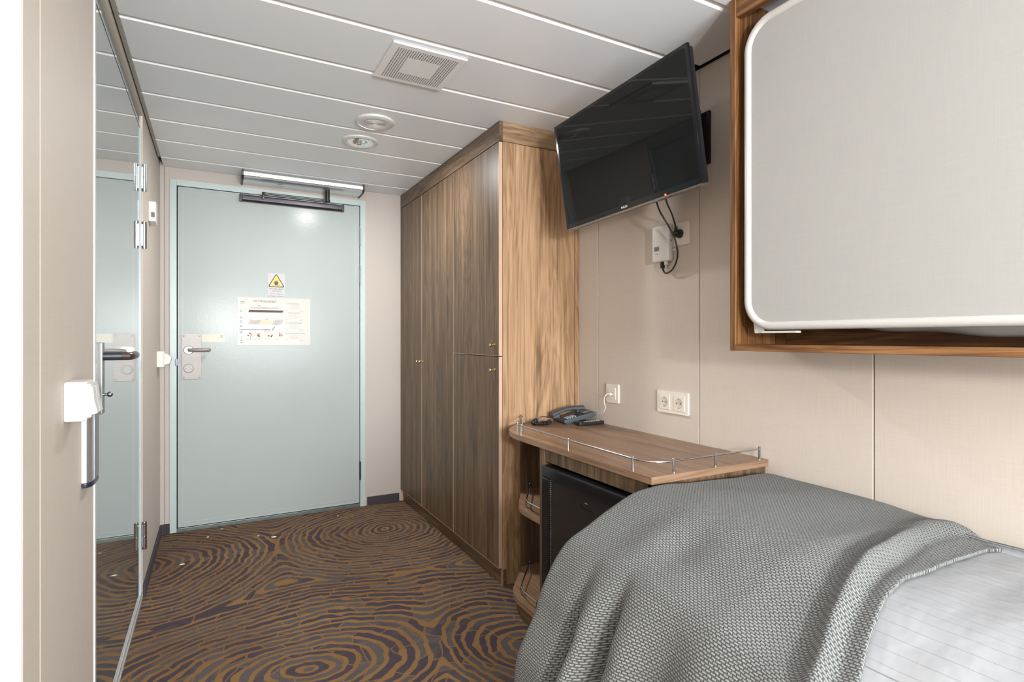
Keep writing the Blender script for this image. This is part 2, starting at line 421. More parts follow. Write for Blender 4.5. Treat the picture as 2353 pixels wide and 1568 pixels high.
# left corridor wall with the bathroom door opening
BY0, BY1, BZ1 = 1.80, 2.905, 2.112
mb = MB(); panels_x(mb, XL-.05, XL, [YJ, 1.279, BY0-.018], 0, TOP); panels_x(mb, XL-.05, XL, [BY1, YD], 0, TOP)
mb.box(XL-.05, XL, BY0-.018, BY1, BZ1, TOP)
mb.box(XL-.06, XL-.012, YJ+.01, BY0-.018, 0, TOP)
struct(mb.build('wall_left', m_wall), 'beige corridor wall with the bathroom door', 'wall')
# return wall facing the window
mb = MB(); mb.box(XO, XL-.0005, YJ, YJ+.05, 0, TOP)
struct(mb.build('wall_corner', m_wall2), 'bright return wall at the corner beside the light switch', 'wall')
mb = MB(); mb.box(XO-.05, XO, YN, YJ, 0, TOP); struct(mb.build('wall_outer', m_wall), 'far left cabin wall', 'wall')
# entrance wall, cut around the door frame
FX0, FX1, FZ1 = -.2264, .9075, 2.0715
mb = MB()
mb.box(XL-.02, -.2540, YD, YD+.05, 0, TOP, .001, seg=1); mb.box(-.2525, FX0, YD, YD+.05, 0, TOP, .001, seg=1)
mb.box(FX1, XR, YD, YD+.05, 0, TOP); mb.box(FX0, FX1, YD, YD+.05, FZ1, TOP)
struct(mb.build('wall_far', m_wall2), 'cream entrance wall around the pale blue door', 'wall')
# window wall
WX0, WX1, WZ0, WZ1 = .05, 1.55, .75, 1.81
mb = MB(); mb.box(XO, WX0, YN-.05, YN, 0, TOP); mb.box(WX1, XR, YN-.05, YN, 0, TOP)
mb.box(WX0, WX1, YN-.05, YN, 0, WZ0); mb.box(WX0, WX1, YN-.05, YN, WZ1, TOP)
struct(mb.build('wall_near', m_wall2), 'window wall behind the camera', 'wall')
mb = MB(); mb.box(WX0, WX0+.05, YN-.06, YN+.02, WZ0, WZ1, .006); mb.box(WX1-.05, WX1, YN-.06, YN+.02, WZ0, WZ1, .006)
mb.box(WX0, WX1, YN-.06, YN+.02, WZ0, WZ0+.05, .006); mb.box(WX0, WX1, YN-.06, YN+.02, WZ1-.05, WZ1, .006)
win = struct(mb.build('window_1', m_white), 'wide cabin window assumed behind the camera', 'window')
mb = MB(); mb.box(WX0+.05, WX1-.05, YN-.05, YN-.046, WZ0+.05, WZ1-.05); mb.build('pane', m_glass, win)

# ceiling: planks across the room, slanted white joint strips between them
mb = MB(); px0, px1 = XL+.016, XR-.028
joints = [2.10+.3035*k for k in range(-15, 6)]
xl_of = lambda y: px0 if y > YJ-.1 else XO+.01
def plank(a, b_):
    x1 = XR-.062 if a > 1.4 else px1
    for (x0, ya, yb) in (((px0, a, b_),) if a > YJ-.02 else ((XO+.01, a, min(b_, YJ)),)+(((px0, YJ, b_),) if b_ > YJ else ())):
        mb.box(x0, x1, ya, yb, ZC, ZC+.010, .0015, m=m_ceil, seg=1)
edges = [YN+.002]+joints+[YD-.004]
GW = .024
for i in range(len(edges)-1):
    a, b_ = edges[i], edges[i+1]-(GW if i < len(edges)-2 else 0)
    if b_ > a+.02: plank(a, b_)
for j in joints:
    x0 = px0 if j > YJ else XO+.01
    mb.prism([(j-GW-.001, ZC+.013), (j-.017, ZC+.013), (j, ZC+.0005), (j, ZC+.014), (j-GW-.001, ZC+.018)], 0, x0, XR-.062 if j > 1.4 else px1, m=m_joint)
mb.box(XO, XR, YN, YD, TOP-.01, TOP+.04, m=m_black)
ceil_o = struct(mb.build('ceiling', m_ceil, smooth=25), 'grey plank ceiling with white joint lines', 'ceiling')
mb = MB(); mb.box(XL+.004, XL+.016, YJ, 3.60, ZC-.004, ZC+.03, .001, seg=1)
struct(mb.build('trim_1', m_trim), 'olive grey trim along the left ceiling edge', 'trim')
mb = MB(); mb.box(XR-.026, XR-.001, YN, 2.26, ZC+.006, ZC+.03)
struct(mb.build('trim_2', m_black), 'dark shadow gap along the right ceiling edge', 'trim')

# carpet baseboards
def base_piece(name, x0, x1, y0, y1, label):
    mb = MB(); mb.box(x0, x1, y0, y1, 0, .058, .004)
    return struct(mb.build(name, m_base), label, 'baseboard')
base_piece('baseboard_left', XL, XL+.010, BY1+.004, YD-.001, 'dark purple carpet baseboard along the left corridor wall')
base_piece('baseboard_far', .919, 1.143, YD-.010, YD, 'dark purple carpet baseboard right of the entrance door')
base_piece('baseboard_far_left', XL+.011, FX0-.001, YD-.010, YD, 'short dark carpet baseboard left of the entrance door')

# ------------------------------------------------------------------ entrance door
d1 = bpy.data.objects.new('door_1', None); C.objects.link(d1); d1.location = (.34, YD, 0); ORG['door_1'] = Vector(d1.location)
struct(d1, 'pale blue-grey cabin entrance door in its frame', 'door')
LX0, LX1, LZ0, LZ1 = -.186, .866, .028, 2.030
YF = YD-.008
mb = MB()
mb.box(FX0, LX0-.006, YF, YD+.05, 0, FZ1, .0015); mb.box(LX1+.006, FX1, YF, YD+.05, 0, FZ1, .0015)
mb.box(LX0-.006, LX1+.006, YF, YD+.05, LZ1+.006, FZ1, .0015)
mb.build('frame', m_frame, d1)
mb = MB(); mb.box(LX0-.006, LX1+.006, YD+.012, YD+.05, 0, LZ1+.006); mb.build('rebate', m_black, d1)
mb = MB(); mb.box(LX0, LX1, YF+.002, YD+.03, LZ0, LZ1, .001)
leaf = mb.build('panel', m_door, d1)
mb = MB()   # folded edge round the leaf
e = .024
for (x0, x1, z0, z1) in ((LX0, LX1, LZ1-.003, LZ1), (LX0, LX1, LZ0, LZ0+.003), (LX0, LX0+.003, LZ0, LZ1), (LX1-.003, LX1, LZ0, LZ1)):
    mb.box(x0, x1, YF-.001, YF+.003, z0, z1)
for (x0, x1, z0, z1) in ((LX0+e, LX1-e, LZ1-e-.0015, LZ1-e), (LX0+e, LX1-e, LZ0+e, LZ0+e+.0015), (LX0+e, LX0+e+.0015, LZ0+e, LZ1-e), (LX1-e-.0015, LX1-e, LZ0+e, LZ1-e)):
    mb.box(x0, x1, YF+.0005, YF+.003, z0, z1)
mb.build('panel_edge', m_frame, leaf)
mb = MB(); mb.box(LX0-.005, LX1+.005, YF+.001, YD+.03, 0, .022, .002); mb.build('threshold', plain('worn threshold steel', (.22, .25, .24), .35, .7, var=.3, nscale=25), d1)
for z0, z1 in ((1.772, 1.890), (1.516, 1.631), (.186, .304)):
    zm = (z0+z1)/2
    mb = MB(); mb.cyl((LX1+.004, YF-.006, z0), (LX1+.004, YF-.006, zm-.0015), .0065); mb.cyl((LX1+.004, YF-.006, zm+.0015), (LX1+.004, YF-.006, z1), .0065)
    mb.cyl((LX1+.004, YF-.006, z0-.003), (LX1+.004, YF-.006, z1+.003), .005)
    mb.build('hinge', m_darksteel if z0 < 1 else m_chrome, d1)
lp = MB(); lp.box(-.167, -.065, YF-.0015, YF+.002, .897, 1.166, .0008, seg=1); lp = lp.build('lock_plate', m_steel, d1)
for x in (-.156, -.076):
    for z in (.909, 1.154):
        mb = MB(); mb.lathe([(0, YF-.0035), (.0035, YF-.0032), (.0046, YF-.0015), (.0046, YF)], (x, 0, z), 1, 16); mb.build('screw', m_darksteel, lp)
mb = MB(); mb.lathe([(.0262, YF-.001), (.0262, YF-.004), (.0235, YF-.004), (.0235, YF-.001)], (-.1315, 0, 1.070), 1, 40); mb.build('rosette_ring', m_blackpl, lp)
mb = MB(); mb.lathe([(0, YF-.006), (.022, YF-.006), (.0235, YF-.004), (.0235, YF)], (-.1315, 0, 1.070), 1, 40); mb.build('rosette', m_chrome, lp)
mb = MB(); mb.tube([(-.128, YF-.004, 1.070), (-.126, YF-.035, 1.070), (-.122, YF-.045, 1.070), (-.110, YF-.050, 1.070), (-.034, YF-.050, 1.070), (-.027, YF-.046, 1.070), (-.025, YF-.030, 1.070)], .0108, 14)
mb.build('lever_handle', m_steel, d1)
mb = MB(); mb.lathe([(.0265, YF-.001), (.0265, YF-.004), (.0245, YF-.004), (.0245, YF-.001)], (-.1315, 0, .962), 1, 40); mb.build('cylinder_ring', m_blackpl, lp)
mb = MB(); mb.lathe([(0, YF-.005), (.023, YF-.005), (.0245, YF-.0035), (.0245, YF)], (-.1315, 0, .962), 1, 40); mb.build('cylinder_cover', plain('pale cylinder cover', (.42, .41, .39), .4), lp)
mb = MB()
for x in (-.146, -.117): mb.lathe([(0, YF-.0065), (.003, YF-.0062), (.0034, YF-.004)], (x, 0, .963), 1, 12)
mb.build('cover_screws', m_darksteel, lp)
mb = MB(); mb.box(-.1995, LX0-.002, YF-.004, YF+.004, .978, 1.018, .001); mb.build('strike_plate', m_darksteel, d1)

# operator above the door with its arm and slide rail
op = thing('door_operator', 'silver automatic door operator above the entrance door with black arm and rail', 'door operator', (.51, YD, 2.06))
OX0, OX1 = .150, .862
prof = [(YD-.001, 2.088), (YD-.001, 2.137), (YD-.150, 2.137), (YD-.158, 2.128), (YD-.156, 2.108), (YD-.142, 2.096), (YD-.110, 2.089)]
mb = MB(); mb.prism([(y, z) for y, z in prof], 0, OX0+.006, OX1-.006, .002); mb.build('housing', m_alu, op)
for x0, x1 in ((OX0-.004, OX0+.006), (OX1-.006, OX1+.004)):
    mb = MB(); mb.prism([(YD-.001, 2.085), (YD-.001, 2.138), (YD-.153, 2.138), (YD-.162, 2.130), (YD-.160, 2.106), (YD-.145, 2.092), (YD-.110, 2.085)], 0, x0, x1, .001); mb.build('end_cap', m_blackpl, op)
TX = lambda loc: basis((1, 0, 0), (0, 0, 1), (0, -1, 0), loc)      # text on a wall facing -Y
mb = MB(); mb.text('besam', .026, TX((.196, YD-.1588, 2.118)), bold=True); mb.build('logo', m_grey_ink, op)
mb = MB(); mb.prism([(.232, 2.113), (.250, 2.117), (.262, 2.112), (.250, 2.113)], 1, YD-.1596, YD-.1585); mb.lathe([(0, YD-.1596), (.003, YD-.1594), (.003, YD-.158)], (.238, 0, 2.108), 1, 12); mb.build('logo_swoosh', m_ink, op)
mb = MB(); mb.box(.345, .375, YD-.10, YD-.085, 2.083, 2.089, .002); mb.build('sensor', m_darksteel, op)
mb = MB(); mb.cyl((.645, YD-.09, 2.026), (.645, YD-.09, 2.090), .014); mb.cyl((.645, YD-.09, 2.020), (.645, YD-.09, 2.030), .017); mb.build('spindle', m_blackpl, op)
mb = MB(); mb.box(.265, .650, YD-.099, YD-.081, 2.022, 2.032, .003); mb.cyl((.270, YD-.09, 2.020), (.270, YD-.09, 2.034), .011); mb.build('arm', m_blackpl, op)
mb = MB(); mb.cyl((.270, YD-.09, 2.021), (.270, YD-.05, 2.008), .0045); mb.cyl((.270, YD-.06, 2.023), (.270, YD-.06, 2.0), .004); mb.build('slide_pin', m_chrome, op)
mb = MB(); mb.prism([(YF+.001, 1.980), (YF+.001, 2.022), (YF-.020, 2.022), (YF-.030, 2.014), (YF-.030, 1.990), (YF-.020, 1.980)], 0, .152, .747, .003); rail_o = mb.build('slide_rail', plain('black anodised rail', (.055, .05, .058), .35, .6), op)
for x0, x1 in ((.138, .152), (.747, .761)):
    mb = MB(); mb.box(x0, x1, YF-.031, YF+.001, 1.979, 2.023, .002); mb.build('rail_end', m_blackpl, rail_o)

# signs on the door
sg = thing('warning_sign', 'small white sticker with yellow warning triangle above the safety poster', 'sign', (.3475, YF, 1.474))
SY = YF+.0015
mb = MB(); mb.box(.297, .3985, SY-.0008, SY+.001, 1.399, 1.549); mb.build('backing', m_sign, sg)
def tri(cx, zb, zt, hw, y0, y1, rr, mat, nm):
    mb = MB(); pts = []
    V = [Vector((cx-hw, zb)), Vector((cx+hw, zb)), Vector((cx, zt))]
    for i in range(3):
        p, a, b_ = V[i], (V[i-1]-V[i]).normalized(), (V[(i+1) % 3]-V[i]).normalized()
        for k in range(7):
            t_ = k/6; q = p+a*rr*(1-t_)**2+b_*rr*t_**2; pts.append((q.x, q.y))
    mb.prism(pts, 1, y0, y1); return mb.build(nm, mat, sg)
tri(.3475, 1.462, 1.549, .050, SY-.0012, SY-.0006, .014, m_ink, 'triangle_border')
tri(.3475, 1.467, 1.540, .041, SY-.0016, SY-.0010, .010, m_yellow, 'triangle')
mb = MB(); mb.prism([(.335, 1.497), (.360, 1.497), (.356, 1.476), (.339, 1.476)], 1, SY-.0020, SY-.0014)
mb.prism([(.341, 1.503), (.354, 1.503), (.352, 1.496), (.343, 1.496)], 1, SY-.0020, SY-.0014)
mb.box(.329, .332, SY-.002, SY-.0014, 1.492, 1.497); mb.box(.331, .333, SY-.002, SY-.0014, 1.500, 1.503); mb.build('ship_symbol', m_ink, sg)
mb = MB()
for s_ in (-1, 1):
    mb.prism([(.3475-s_*.017, 1.482), (.3475-s_*.0155, 1.480), (.3475+s_*.017, 1.511), (.3475+s_*.0155, 1.513)], 1, SY-.0024, SY-.0018)
mb.build('red_cross', m_red, sg)
mb = MB(); pts = [(.323+i*.0025, 1.4745+.0012*sin(i*1.6)) for i in range(21)]
mb.prism(pts+[(x, z-.0028) for x, z in pts[::-1]], 1, SY-.0022, SY-.0016); mb.build('waves', m_blue, sg)
mb = MB()
for s_, z, sz in (('Ikke kast søppel', 1.452, .0128), ('over bord', 1.438, .0128), ('Do not throw', 1.420, .0125), ('garbage overboard', 1.406, .0118)):
    mb.text(s_, sz, TX((.3477, SY-.0010, z)))
mb.build('printed_text', plain('faded dark ink', (.10, .09, .09), .5), sg)

po = thing('safety_poster', 'laminated ship safety plan poster titled MS TROLLFJORD on the entrance door', 'poster', (.339, YF, 1.094))
PX0, PX1, PZ0, PZ1 = .1262, .5520, 1.0945, 1.3940
mb = MB(); mb.box(PX0, PX1, SY-.0010, SY+.0011, PZ0, PZ1, .0004, seg=1); mb.build('sheet', m_paper, po)
# poster layout measured in sheet fractions
PU = lambda u: PX0+(PX1-PX0)*u
PV = lambda v: PZ1-(PZ1-PZ0)*v
Y1 = SY-.0012
def bar(mb, u0, v0, u1, v1, m=None): mb.box(PU(u0), PU(u1), Y1-.0001, Y1+.0004, PV(v1), PV(v0), m=m)
mb = MB(); mb.text('MS "TROLLFJORD"', .0165, TX((PU(.37), Y1-.0002, PV(.082)))); mb.build('title', m_ink, po)
mb = MB()
mb.prism([(PU(.155), PV(.235)), (PU(.175), PV(.195)), (PU(.33), PV(.190)), (PU(.42), PV(.205)), (PU(.53), PV(.185)), (PU(.57), PV(.225)), (PU(.58), PV(.24))], 1, Y1-.0001, Y1+.0003, m=m_light_ink)
bar(mb, .34, .215, .37, .228, m_yellow); bar(mb, .385, .213, .415, .226, m_yellow)
mb.prism([(PU(.155), PV(.262)), (PU(.60), PV(.262)), (PU(.625), PV(.262)), (PU(.60), PV(.305)), (PU(.145), PV(.305))], 1, Y1-.0002, Y1+.0003, m=m_ink)
bar(mb, .155, .262, .46, .272, m_salmon); bar(mb, .145, .300, .62, .318, m_salmon)
bar(mb, .36, .275, .46, .296, m_paper)
bar(mb, .27, .160, .30, .178, m_grey_ink)
mb.build('ship_drawing', m_ink, po)
mb = MB()
mb.prism([(PU(.13), PV(.56)), (PU(.165), PV(.475)), (PU(.31), PV(.465)), (PU(.29), PV(.56))], 1, Y1-.0001, Y1+.0003, m=m_light_ink)
mb.prism([(PU(.29), PV(.565)), (PU(.32), PV(.46)), (PU(.48), PV(.47)), (PU(.455), PV(.565))], 1, Y1-.0002, Y1+.0003, m=m_olive)
mb.prism([(PU(.46), PV(.565)), (PU(.50), PV(.455)), (PU(.62), PV(.455)), (PU(.60), PV(.54)), (PU(.55), PV(.575))], 1, Y1-.0001, Y1+.0003, m=m_light_ink)
for k in range(9): bar(mb, .17+k*.047, .49+.03*(k % 2), .20+k*.047, .497+.03*(k % 2), m_grey_ink)
bar(mb, .19, .432, .40, .436, m_olive); bar(mb, .41, .436, .61, .440, m_grey_ink)
bar(mb, .155, .452, .19, .46, m_grey_ink); bar(mb, .37, .452, .41, .46, m_grey_ink); bar(mb, .515, .56, .525, .575, m_orange)
mb.build('deck_plan', m_light_ink, po)
mb = MB(); bar(mb, .025, .665, .445, .677); mb.prism([(PU(.455), PV(.685)), (PU(.465), PV(.690)), (PU(.505), PV(.60)), (PU(.497), PV(.597))], 1, Y1-.0001, Y1+.0004)
bar(mb, .105, .235, .107, .52); bar(mb, .105, .235, .13, .239)
mb.build('pointer_line', plain('slate ink', (.06, .07, .11), .5), po)
mb = MB()
for k in range(4): bar(mb, .35, .66+k*.018, .35+(.055 if k == 0 else .085), .668+k*.018)
mb.build('you_are_here_text', m_salmon, po)
mb = MB()
for k, v0 in enumerate((.265, .40, .485, .575, .70)):
    bar(mb, .035, v0, .068, v0+.045, m_green if k == 0 else m_grey_ink); mb.box(PU(.043), PU(.060), Y1-.0004, Y1+.0002, PV(v0+.035), PV(v0+.010), m=m_paper)
bar(mb, .045, .085, .095, .105, m_grey_ink); bar(mb, .04, .118, .10, .124, m_grey_ink); bar(mb, .04, .13, .10, .135, m_grey_ink); bar(mb, .045, .185, .07, .192, m_grey_ink)
for k in range(3): bar(mb, .04, .21+k*.015, .07, .214+k*.015, m_light_ink); bar(mb, .04, .325+k*.018, .072, .330+k*.018, m_light_ink)
for k, mm_ in enumerate((m_grey_ink, m_salmon, m_red, m_blue)): bar(mb, .045, .815+k*.037, .065, .829+k*.037, mm_)
mb.build('printing', m_grey_ink, po)
mb = MB()
rnd = random.Random(3)
for cx in (.165, .285, .435, .575):
    for k in range(8):
        a = rnd.uniform(0, 6.28); r_ = rnd.uniform(.004, .011)
        x, z = PU(cx)+r_*cos(a)*1.1, PV(.782)+r_*sin(a)
        mb.lathe([(0, Y1-.0002-.00004*k), (rnd.uniform(.0025, .0040), Y1-.0002-.00004*k), (.0045, Y1+.0003)], (x, 0, z), 1, 7, m=m_orange if k % 3 else m_ink)
    for k in range(5): bar(mb, cx-.075, .825+k*.024, cx-.02, .830+k*.024, m_grey_ink if k == 2 else m_light_ink)
for cx in (.168, .285): bar(mb, cx, .84, cx+.006, .875, m_ink)
mb.build('lifejacket_print', m_orange, po)
mb = MB()
for q, v0 in enumerate((.105, .300, .515, .735)):
    bar(mb, .650, v0, .912, v0+.0015, m_light_ink); bar(mb, .910, v0, .912, v0+.185, m_light_ink); bar(mb, .650, v0+.185, .912, v0+.1865, m_light_ink)
    bar(mb, .685, v0+.006, .685+(.15, .165, .19, .24)[q], v0+.016, m_grey_ink)
    bar(mb, .655, v0+.003, .673, v0+.018, (m_salmon, m_light_ink, m_orange, m_blue)[q])
    for k in range(9):
        L = rnd.uniform(.12, .2); bar(mb, .69, v0+.030+k*.0125, .69+L, v0+.0345+k*.0125, m_light_ink)
    for k in range(2): bar(mb, .84, v0+.150+k*.022, .90, v0+.155+k*.022, m_green)
    bar(mb, .655, v0+.145, .668, v0+.165, m_salmon)
bar(mb, .632, .06, .6328, .97, m_light_ink)
mb.build('instruction_text', m_light_ink, po)

st = MB(); st.box(-.0648, .0575, SY-.0006, SY+.001, 1.1145, 1.1640)
st = st.build('sticker_strip', m_glowstrip); tag(st, 'pale yellow strip sticker beside the steel lock plate on the door', 'sticker')
mb = MB(); mb.box(.0310, .0510, SY-.0012, SY-.0004, 1.139, 1.160, m=m_paper)
for (a, b_, c, d) in ((.034, .036, 1.142, 1.157), (.0455, .048, 1.142, 1.157), (.036, .0455, 1.154, 1.157), (.038, .044, 1.143, 1.150)): mb.box(a, b_, SY-.0015, SY-.001, c, d, m=m_grey_ink)
mb.build('pictogram', m_paper, st)

# ------------------------------------------------------------------ bathroom door in the left wall
d2 = bpy.data.objects.new('door_2', None); C.objects.link(d2); d2.location = (XL, 2.35, 0); ORG['door_2'] = Vector(d2.location)
struct(d2, 'glossy grey-green bathroom door in the left wall', 'door')
mb = MB()
mb.box(XL-.05, XL-.006, BY0, BY0+.036, 0, BZ1, .001); mb.box(XL-.05, XL-.006, 2.872, BY1, 0, BZ1, .001)
mb.box(XL-.05, XL-.006, BY0+.036, 2.872, 2.052, BZ1, .001)
mb.build('frame', m_gloss, d2)
mb = MB(); mb.box(XL-.05, XL+.003, BY0-.0175, BY0, 0, BZ1, .001); mb.build('frame_edge', m_white, d2)
mb = MB(); mb.box(XL-.05, XL-.002, 2.872, 2.882, .03, 2.05, .001); mb.build('hinge_edge', m_frame, d2)
mb = MB(); mb.box(XL-.05, XL-.013, BY0+.03, 2.88, .02, 2.055); mb.build('rebate', m_black, d2)
mb = MB(); mb.box(XL-.045, XL-.0065, BY0+.0395, 2.868, .034, 2.046, .001); lf = mb.build('panel', m_gloss, d2)
mb = MB(); mb.box(XL-.05, XL+.002, BY0, BY1, 0, .012, .002); mb.box(XL-.05, XL-.003, BY0, BY1, .012, .022, .002); mb.box(XL-.05, XL-.001, BY0, BY1, .022, .032, .002)
mb.build('sill', m_alu, d2)
for z0, z1 in ((1.782, 1.897), (1.532, 1.647), (.220, .336)):
    mb = MB(); zm = (z0+z1)/2
    for a, b_ in ((z0, zm-.001), (zm+.001, z1)):
        mb.cyl((XL+.008, 2.895, a), (XL+.008, 2.895, b_), .0095)
    mb.cyl((XL+.008, 2.895, z0-.002), (XL+.008, 2.895, z1+.002), .007)
    mb.box(XL-.010, XL+.004, 2.885, 2.900, z0+.01, z1-.01, .001)
    mb.build('hinge', m_chrome, d2)
hp = MB(); hp.box(XL-.008, XL+.008, 1.858, 1.895, .932, 1.128, .003); hp = hp.build('handle_plate', plain('grey handle plate', (.16, .165, .155), .35, .4), d2)
mb = MB(); mb.cyl((XL+.006, 1.876, 1.090), (XL+.052, 1.876, 1.090), .0115); mb.build('handle_neck', m_darksteel, d2)
mb = MB(); mb.tube([(XL+.048, 1.872, 1.090), (XL+.062, 1.876, 1.090), (XL+.068, 1.890, 1.090), (XL+.068, 1.990, 1.090)], .0115, 16); mb.build('lever_handle', plain('dark bronze lever', (.09, .07, .06), .3, .6), d2)
mb = MB(); mb.cyl((XL+.006, 1.876, .985), (XL+.020, 1.876, .985), .004); mb.sphere((XL+.022, 1.876, .985), .0075); mb.build('privacy_knob', m_chrome, d2)

# ------------------------------------------------------------------ fittings on the left wall
sw = thing('light_switch', 'white surface-mounted double rocker light switch on the near left wall', 'light switch', (XL, 1.50, .99))
mb = MB(); mb.prism([(XL, 1.456), (XL+.030, 1.456), (XL+.038, 1.463), (XL+.038, 1.535), (XL+.030, 1.542), (XL, 1.542)], 2, .9645, 1.0480, .004, seg=3); mb.build('box', m_white, sw)
mb = MB(); mb.box(XL+.037, XL+.0455, 1.463, 1.540, .971, 1.043, .0025); mb.build('cover_plate', m_white, sw)
for k, (a, b_) in enumerate(((1.467, 1.4995), (1.5015, 1.536))):
    mb = MB(); mb.prism([(XL+.044, .976), (XL+.056, .980), (XL+.050, 1.008), (XL+.0475, 1.036), (XL+.044, 1.038)], 1, a, b_, .0015); mb.build('rocker', m_white, sw)

wf = thing('wall_fitting', 'upright grey aluminium wall fitting with dark end cap under the light switch', 'wall fitting', (XL, 1.68, .79))
def barprof(e=0): return [(XL, 1.630-e), (XL+.010, 1.630-e), (XL+.017+e, 1.640), (XL+.020+e, 1.660), (XL+.020+e, 1.715), (XL+.012, 1.735+e), (XL, 1.735+e)]
mb = MB(); mb.prism(barprof(), 2, .797, .985, .001); mb.build('body', m_alu, wf)
mb = MB(); mb.box(XL+.0195, XL+.0215, 1.661, 1.714, .799, .983, .0005, seg=1); mb.build('face_strip', m_greyplate, wf)
mb = MB(); mb.prism(barprof(.001), 2, .785, .797, .003); mb.build('end_cap', plain('navy plastic', (.02, .025, .04), .3), wf)

th = thing('thermostat', 'small white thermostat box with dark slot high on the left wall', 'thermostat', (XL, 3.19, 1.745))
mb = MB(); mb.prism([(3.152, 1.700), (3.232, 1.690), (3.236, 1.700), (3.236, 1.795), (3.152, 1.795)], 0, XL, XL+.030, .003); mb.build('box', m_white, th)
mb = MB(); mb.box(XL+.010, XL+.026, 3.1505, 3.156, 1.718, 1.744, .001); mb.build('display', m_socket_dark, th)
mb = MB()
for k in range(5): mb.box(XL+.013+k*.0026, XL+.0142+k*.0026, 3.1495, 3.152, 1.720, 1.742)
mb.build('slots', m_ink, th)
kc = thing('key_card_switch', 'cream key card switch on the left wall beside the entrance door', 'key card switch', (XL, 3.63, 1.02))
mb = MB(); mb.prism([(XL, 3.586), (XL+.028, 3.586), (XL+.036, 3.596), (XL+.036, 3.668), (XL, 3.672)], 2, .981, 1.068, .003); mb.build('box', m_cream, kc)
mb = MB(); mb.prism([(XL+.034, .992), (XL+.060, 1.000), (XL+.068, 1.030), (XL+.046, 1.055), (XL+.034, 1.055)], 1, 3.600, 3.662, .002); mb.build('card_holder', m_cream, kc)
mb = MB(); mb.box(XL+.040, XL+.043, 3.5985, 3.601, 1.028, 1.048); mb.build('card', m_white, kc)

# ------------------------------------------------------------------ ceiling fittings
cv = thing('ceiling_vent', 'square white perforated ventilation grille on the ceiling', 'ventilation grille', (.665, 1.961, ZC))
vx0, vx1, vy0, vy1 = .5305, .800, 1.8235, 2.0965
mb = MB(); mb.box(vx0, vx1, vy0, vy1, ZC-.0085, ZC-.001, .0015); mb.build('plate', plain('white lacquered grille', (.86, .87, .86), .4), cv)
mb = MB(); n = 26
for i in range(n):
    for j in range(n):
        if 6 <= i < n-6 and 6 <= j < n-6: continue
        x = vx0+.027+(vx1-vx0-.054)*i/(n-1); y = vy0+.027+(vy1-vy0-.054)*j/(n-1)
        mb.poly([(x-.0022, y-.0024, ZC-.0087), (x-.0022, y+.0024, ZC-.0087), (x+.0022, y+.0024, ZC-.0087), (x+.0022, y-.0024, ZC-.0087)])
hl = mb.build('perforations', plain('grille hole shade', (.05, .05, .05), .8), cv, smooth=0); hl['kind'] = 'stuff'
sp = thing('ceiling_speaker', 'round white ceiling loudspeaker between vent and downlight', 'loudspeaker', (.655, 2.552, ZC))
c_ = (.655, 2.552, 0)
mb = MB(); mb.lathe([(0, ZC-.010), (.050, ZC-.010), (.058, ZC-.013), (.075, ZC-.013), (.086, ZC-.008), (.088, ZC+.001), (0, ZC+.001)], c_, 2, 64); mb.build('ring', m_white, sp)
mb = MB()
for k in range(9):
    r_ = .006+k*.005; mb.lathe([(r_, ZC-.0102), (r_+.0016, ZC-.0125), (r_+.003, ZC-.0102)], c_, 2, 48)
mb.build('grille', m_white, sp)
dl = thing('downlight', 'recessed round downlight with mirrored reflector near the entrance', 'downlight', (.655, 2.845, ZC))
c_ = (.655, 2.845, 0)
mb = MB(); mb.lathe([(.064, ZC+.004), (.064, ZC-.006), (.070, ZC-.010), (.078, ZC-.010), (.088, ZC-.005), (.090, ZC+.001), (.066, ZC+.001)], c_, 2, 64); mb.build('ring', m_white, dl)
mb = MB(); mb.lathe([(0, ZC-.0012), (.02, ZC-.0014), (.045, ZC-.003), (.0645, ZC-.0065)], c_, 2, 24); mb.build('reflector', plain('faceted mirror reflector', (.75, .75, .76), .06, 1), dl, smooth=0)
mb = MB(); mb.cyl((.655, 2.875, ZC-.008), (.655, 2.875, ZC-.002), .010); mb.box(.628, .640, 2.81, 2.88, ZC-.006, ZC-.003, .001); mb.build('lamp', m_socket_dark, dl)
# unseen standing lamp, added to carry the light assumed behind the camera
rl = thing('assumed_lamp', 'slim standing lamp assumed behind the camera, out of view', 'lamp', (.10, -1.70, 0))
mb = MB(); mb.lathe([(0, .025), (.11, .022), (.12, .012), (.12, 0), (0, 0)], (.10, -1.70, 0), 2, 40); mb.build('base', m_blackpl, rl)
mb = MB(); mb.cyl((.10, -1.70, .02), (.10, -1.70, 1.26), .010); mb.build('pole', m_chrome, rl)

# ------------------------------------------------------------------ wardrobe
wd = thing('wardrobe', 'tall walnut wardrobe reaching the ceiling right of the entrance', 'wardrobe', (1.38, 3.03, 0))
WYs, XF = 2.270, 1.172
mb = MB(); mb.box(XF, 1.484, WYs, WYs+.018, .0, 2.046, .0008, seg=1); mb.build('side_panel', m_wood_z_lit, wd)
mb = MB(); mb.box(1.4865, 1.5705, WYs+.001, WYs+.018, .0, 2.046, .0008, seg=1); mb.box(1.574, XR-.001, WYs-.001, WYs+.018, .0, 2.136, .0008, seg=1); mb.build('filler_strip', m_wood_z_lit, wd)
mb = MB(); mb.box(1.480, XR-.002, WYs+.012, WYs+.03, 0, 2.1); mb.box(XF+.010, XR-.002, WYs+.018, YD-.004, .08, 2.12); mb.build('carcass', plain('dark carcass gap', (.05, .03, .02), .7), wd)
mb = MB(); mb.box(1.153, 1.171, WYs-.001, YD-.003, 2.048, ZC-.001, .0008, seg=1); mb.build('crown_board', m_wood_y, wd)
mb = MB(); mb.box(1.1715, 1.573, WYs-.001, WYs+.018, 2.048, ZC-.001, .0008, seg=1); mb.build('crown_side', m_wood_x_lit, wd)
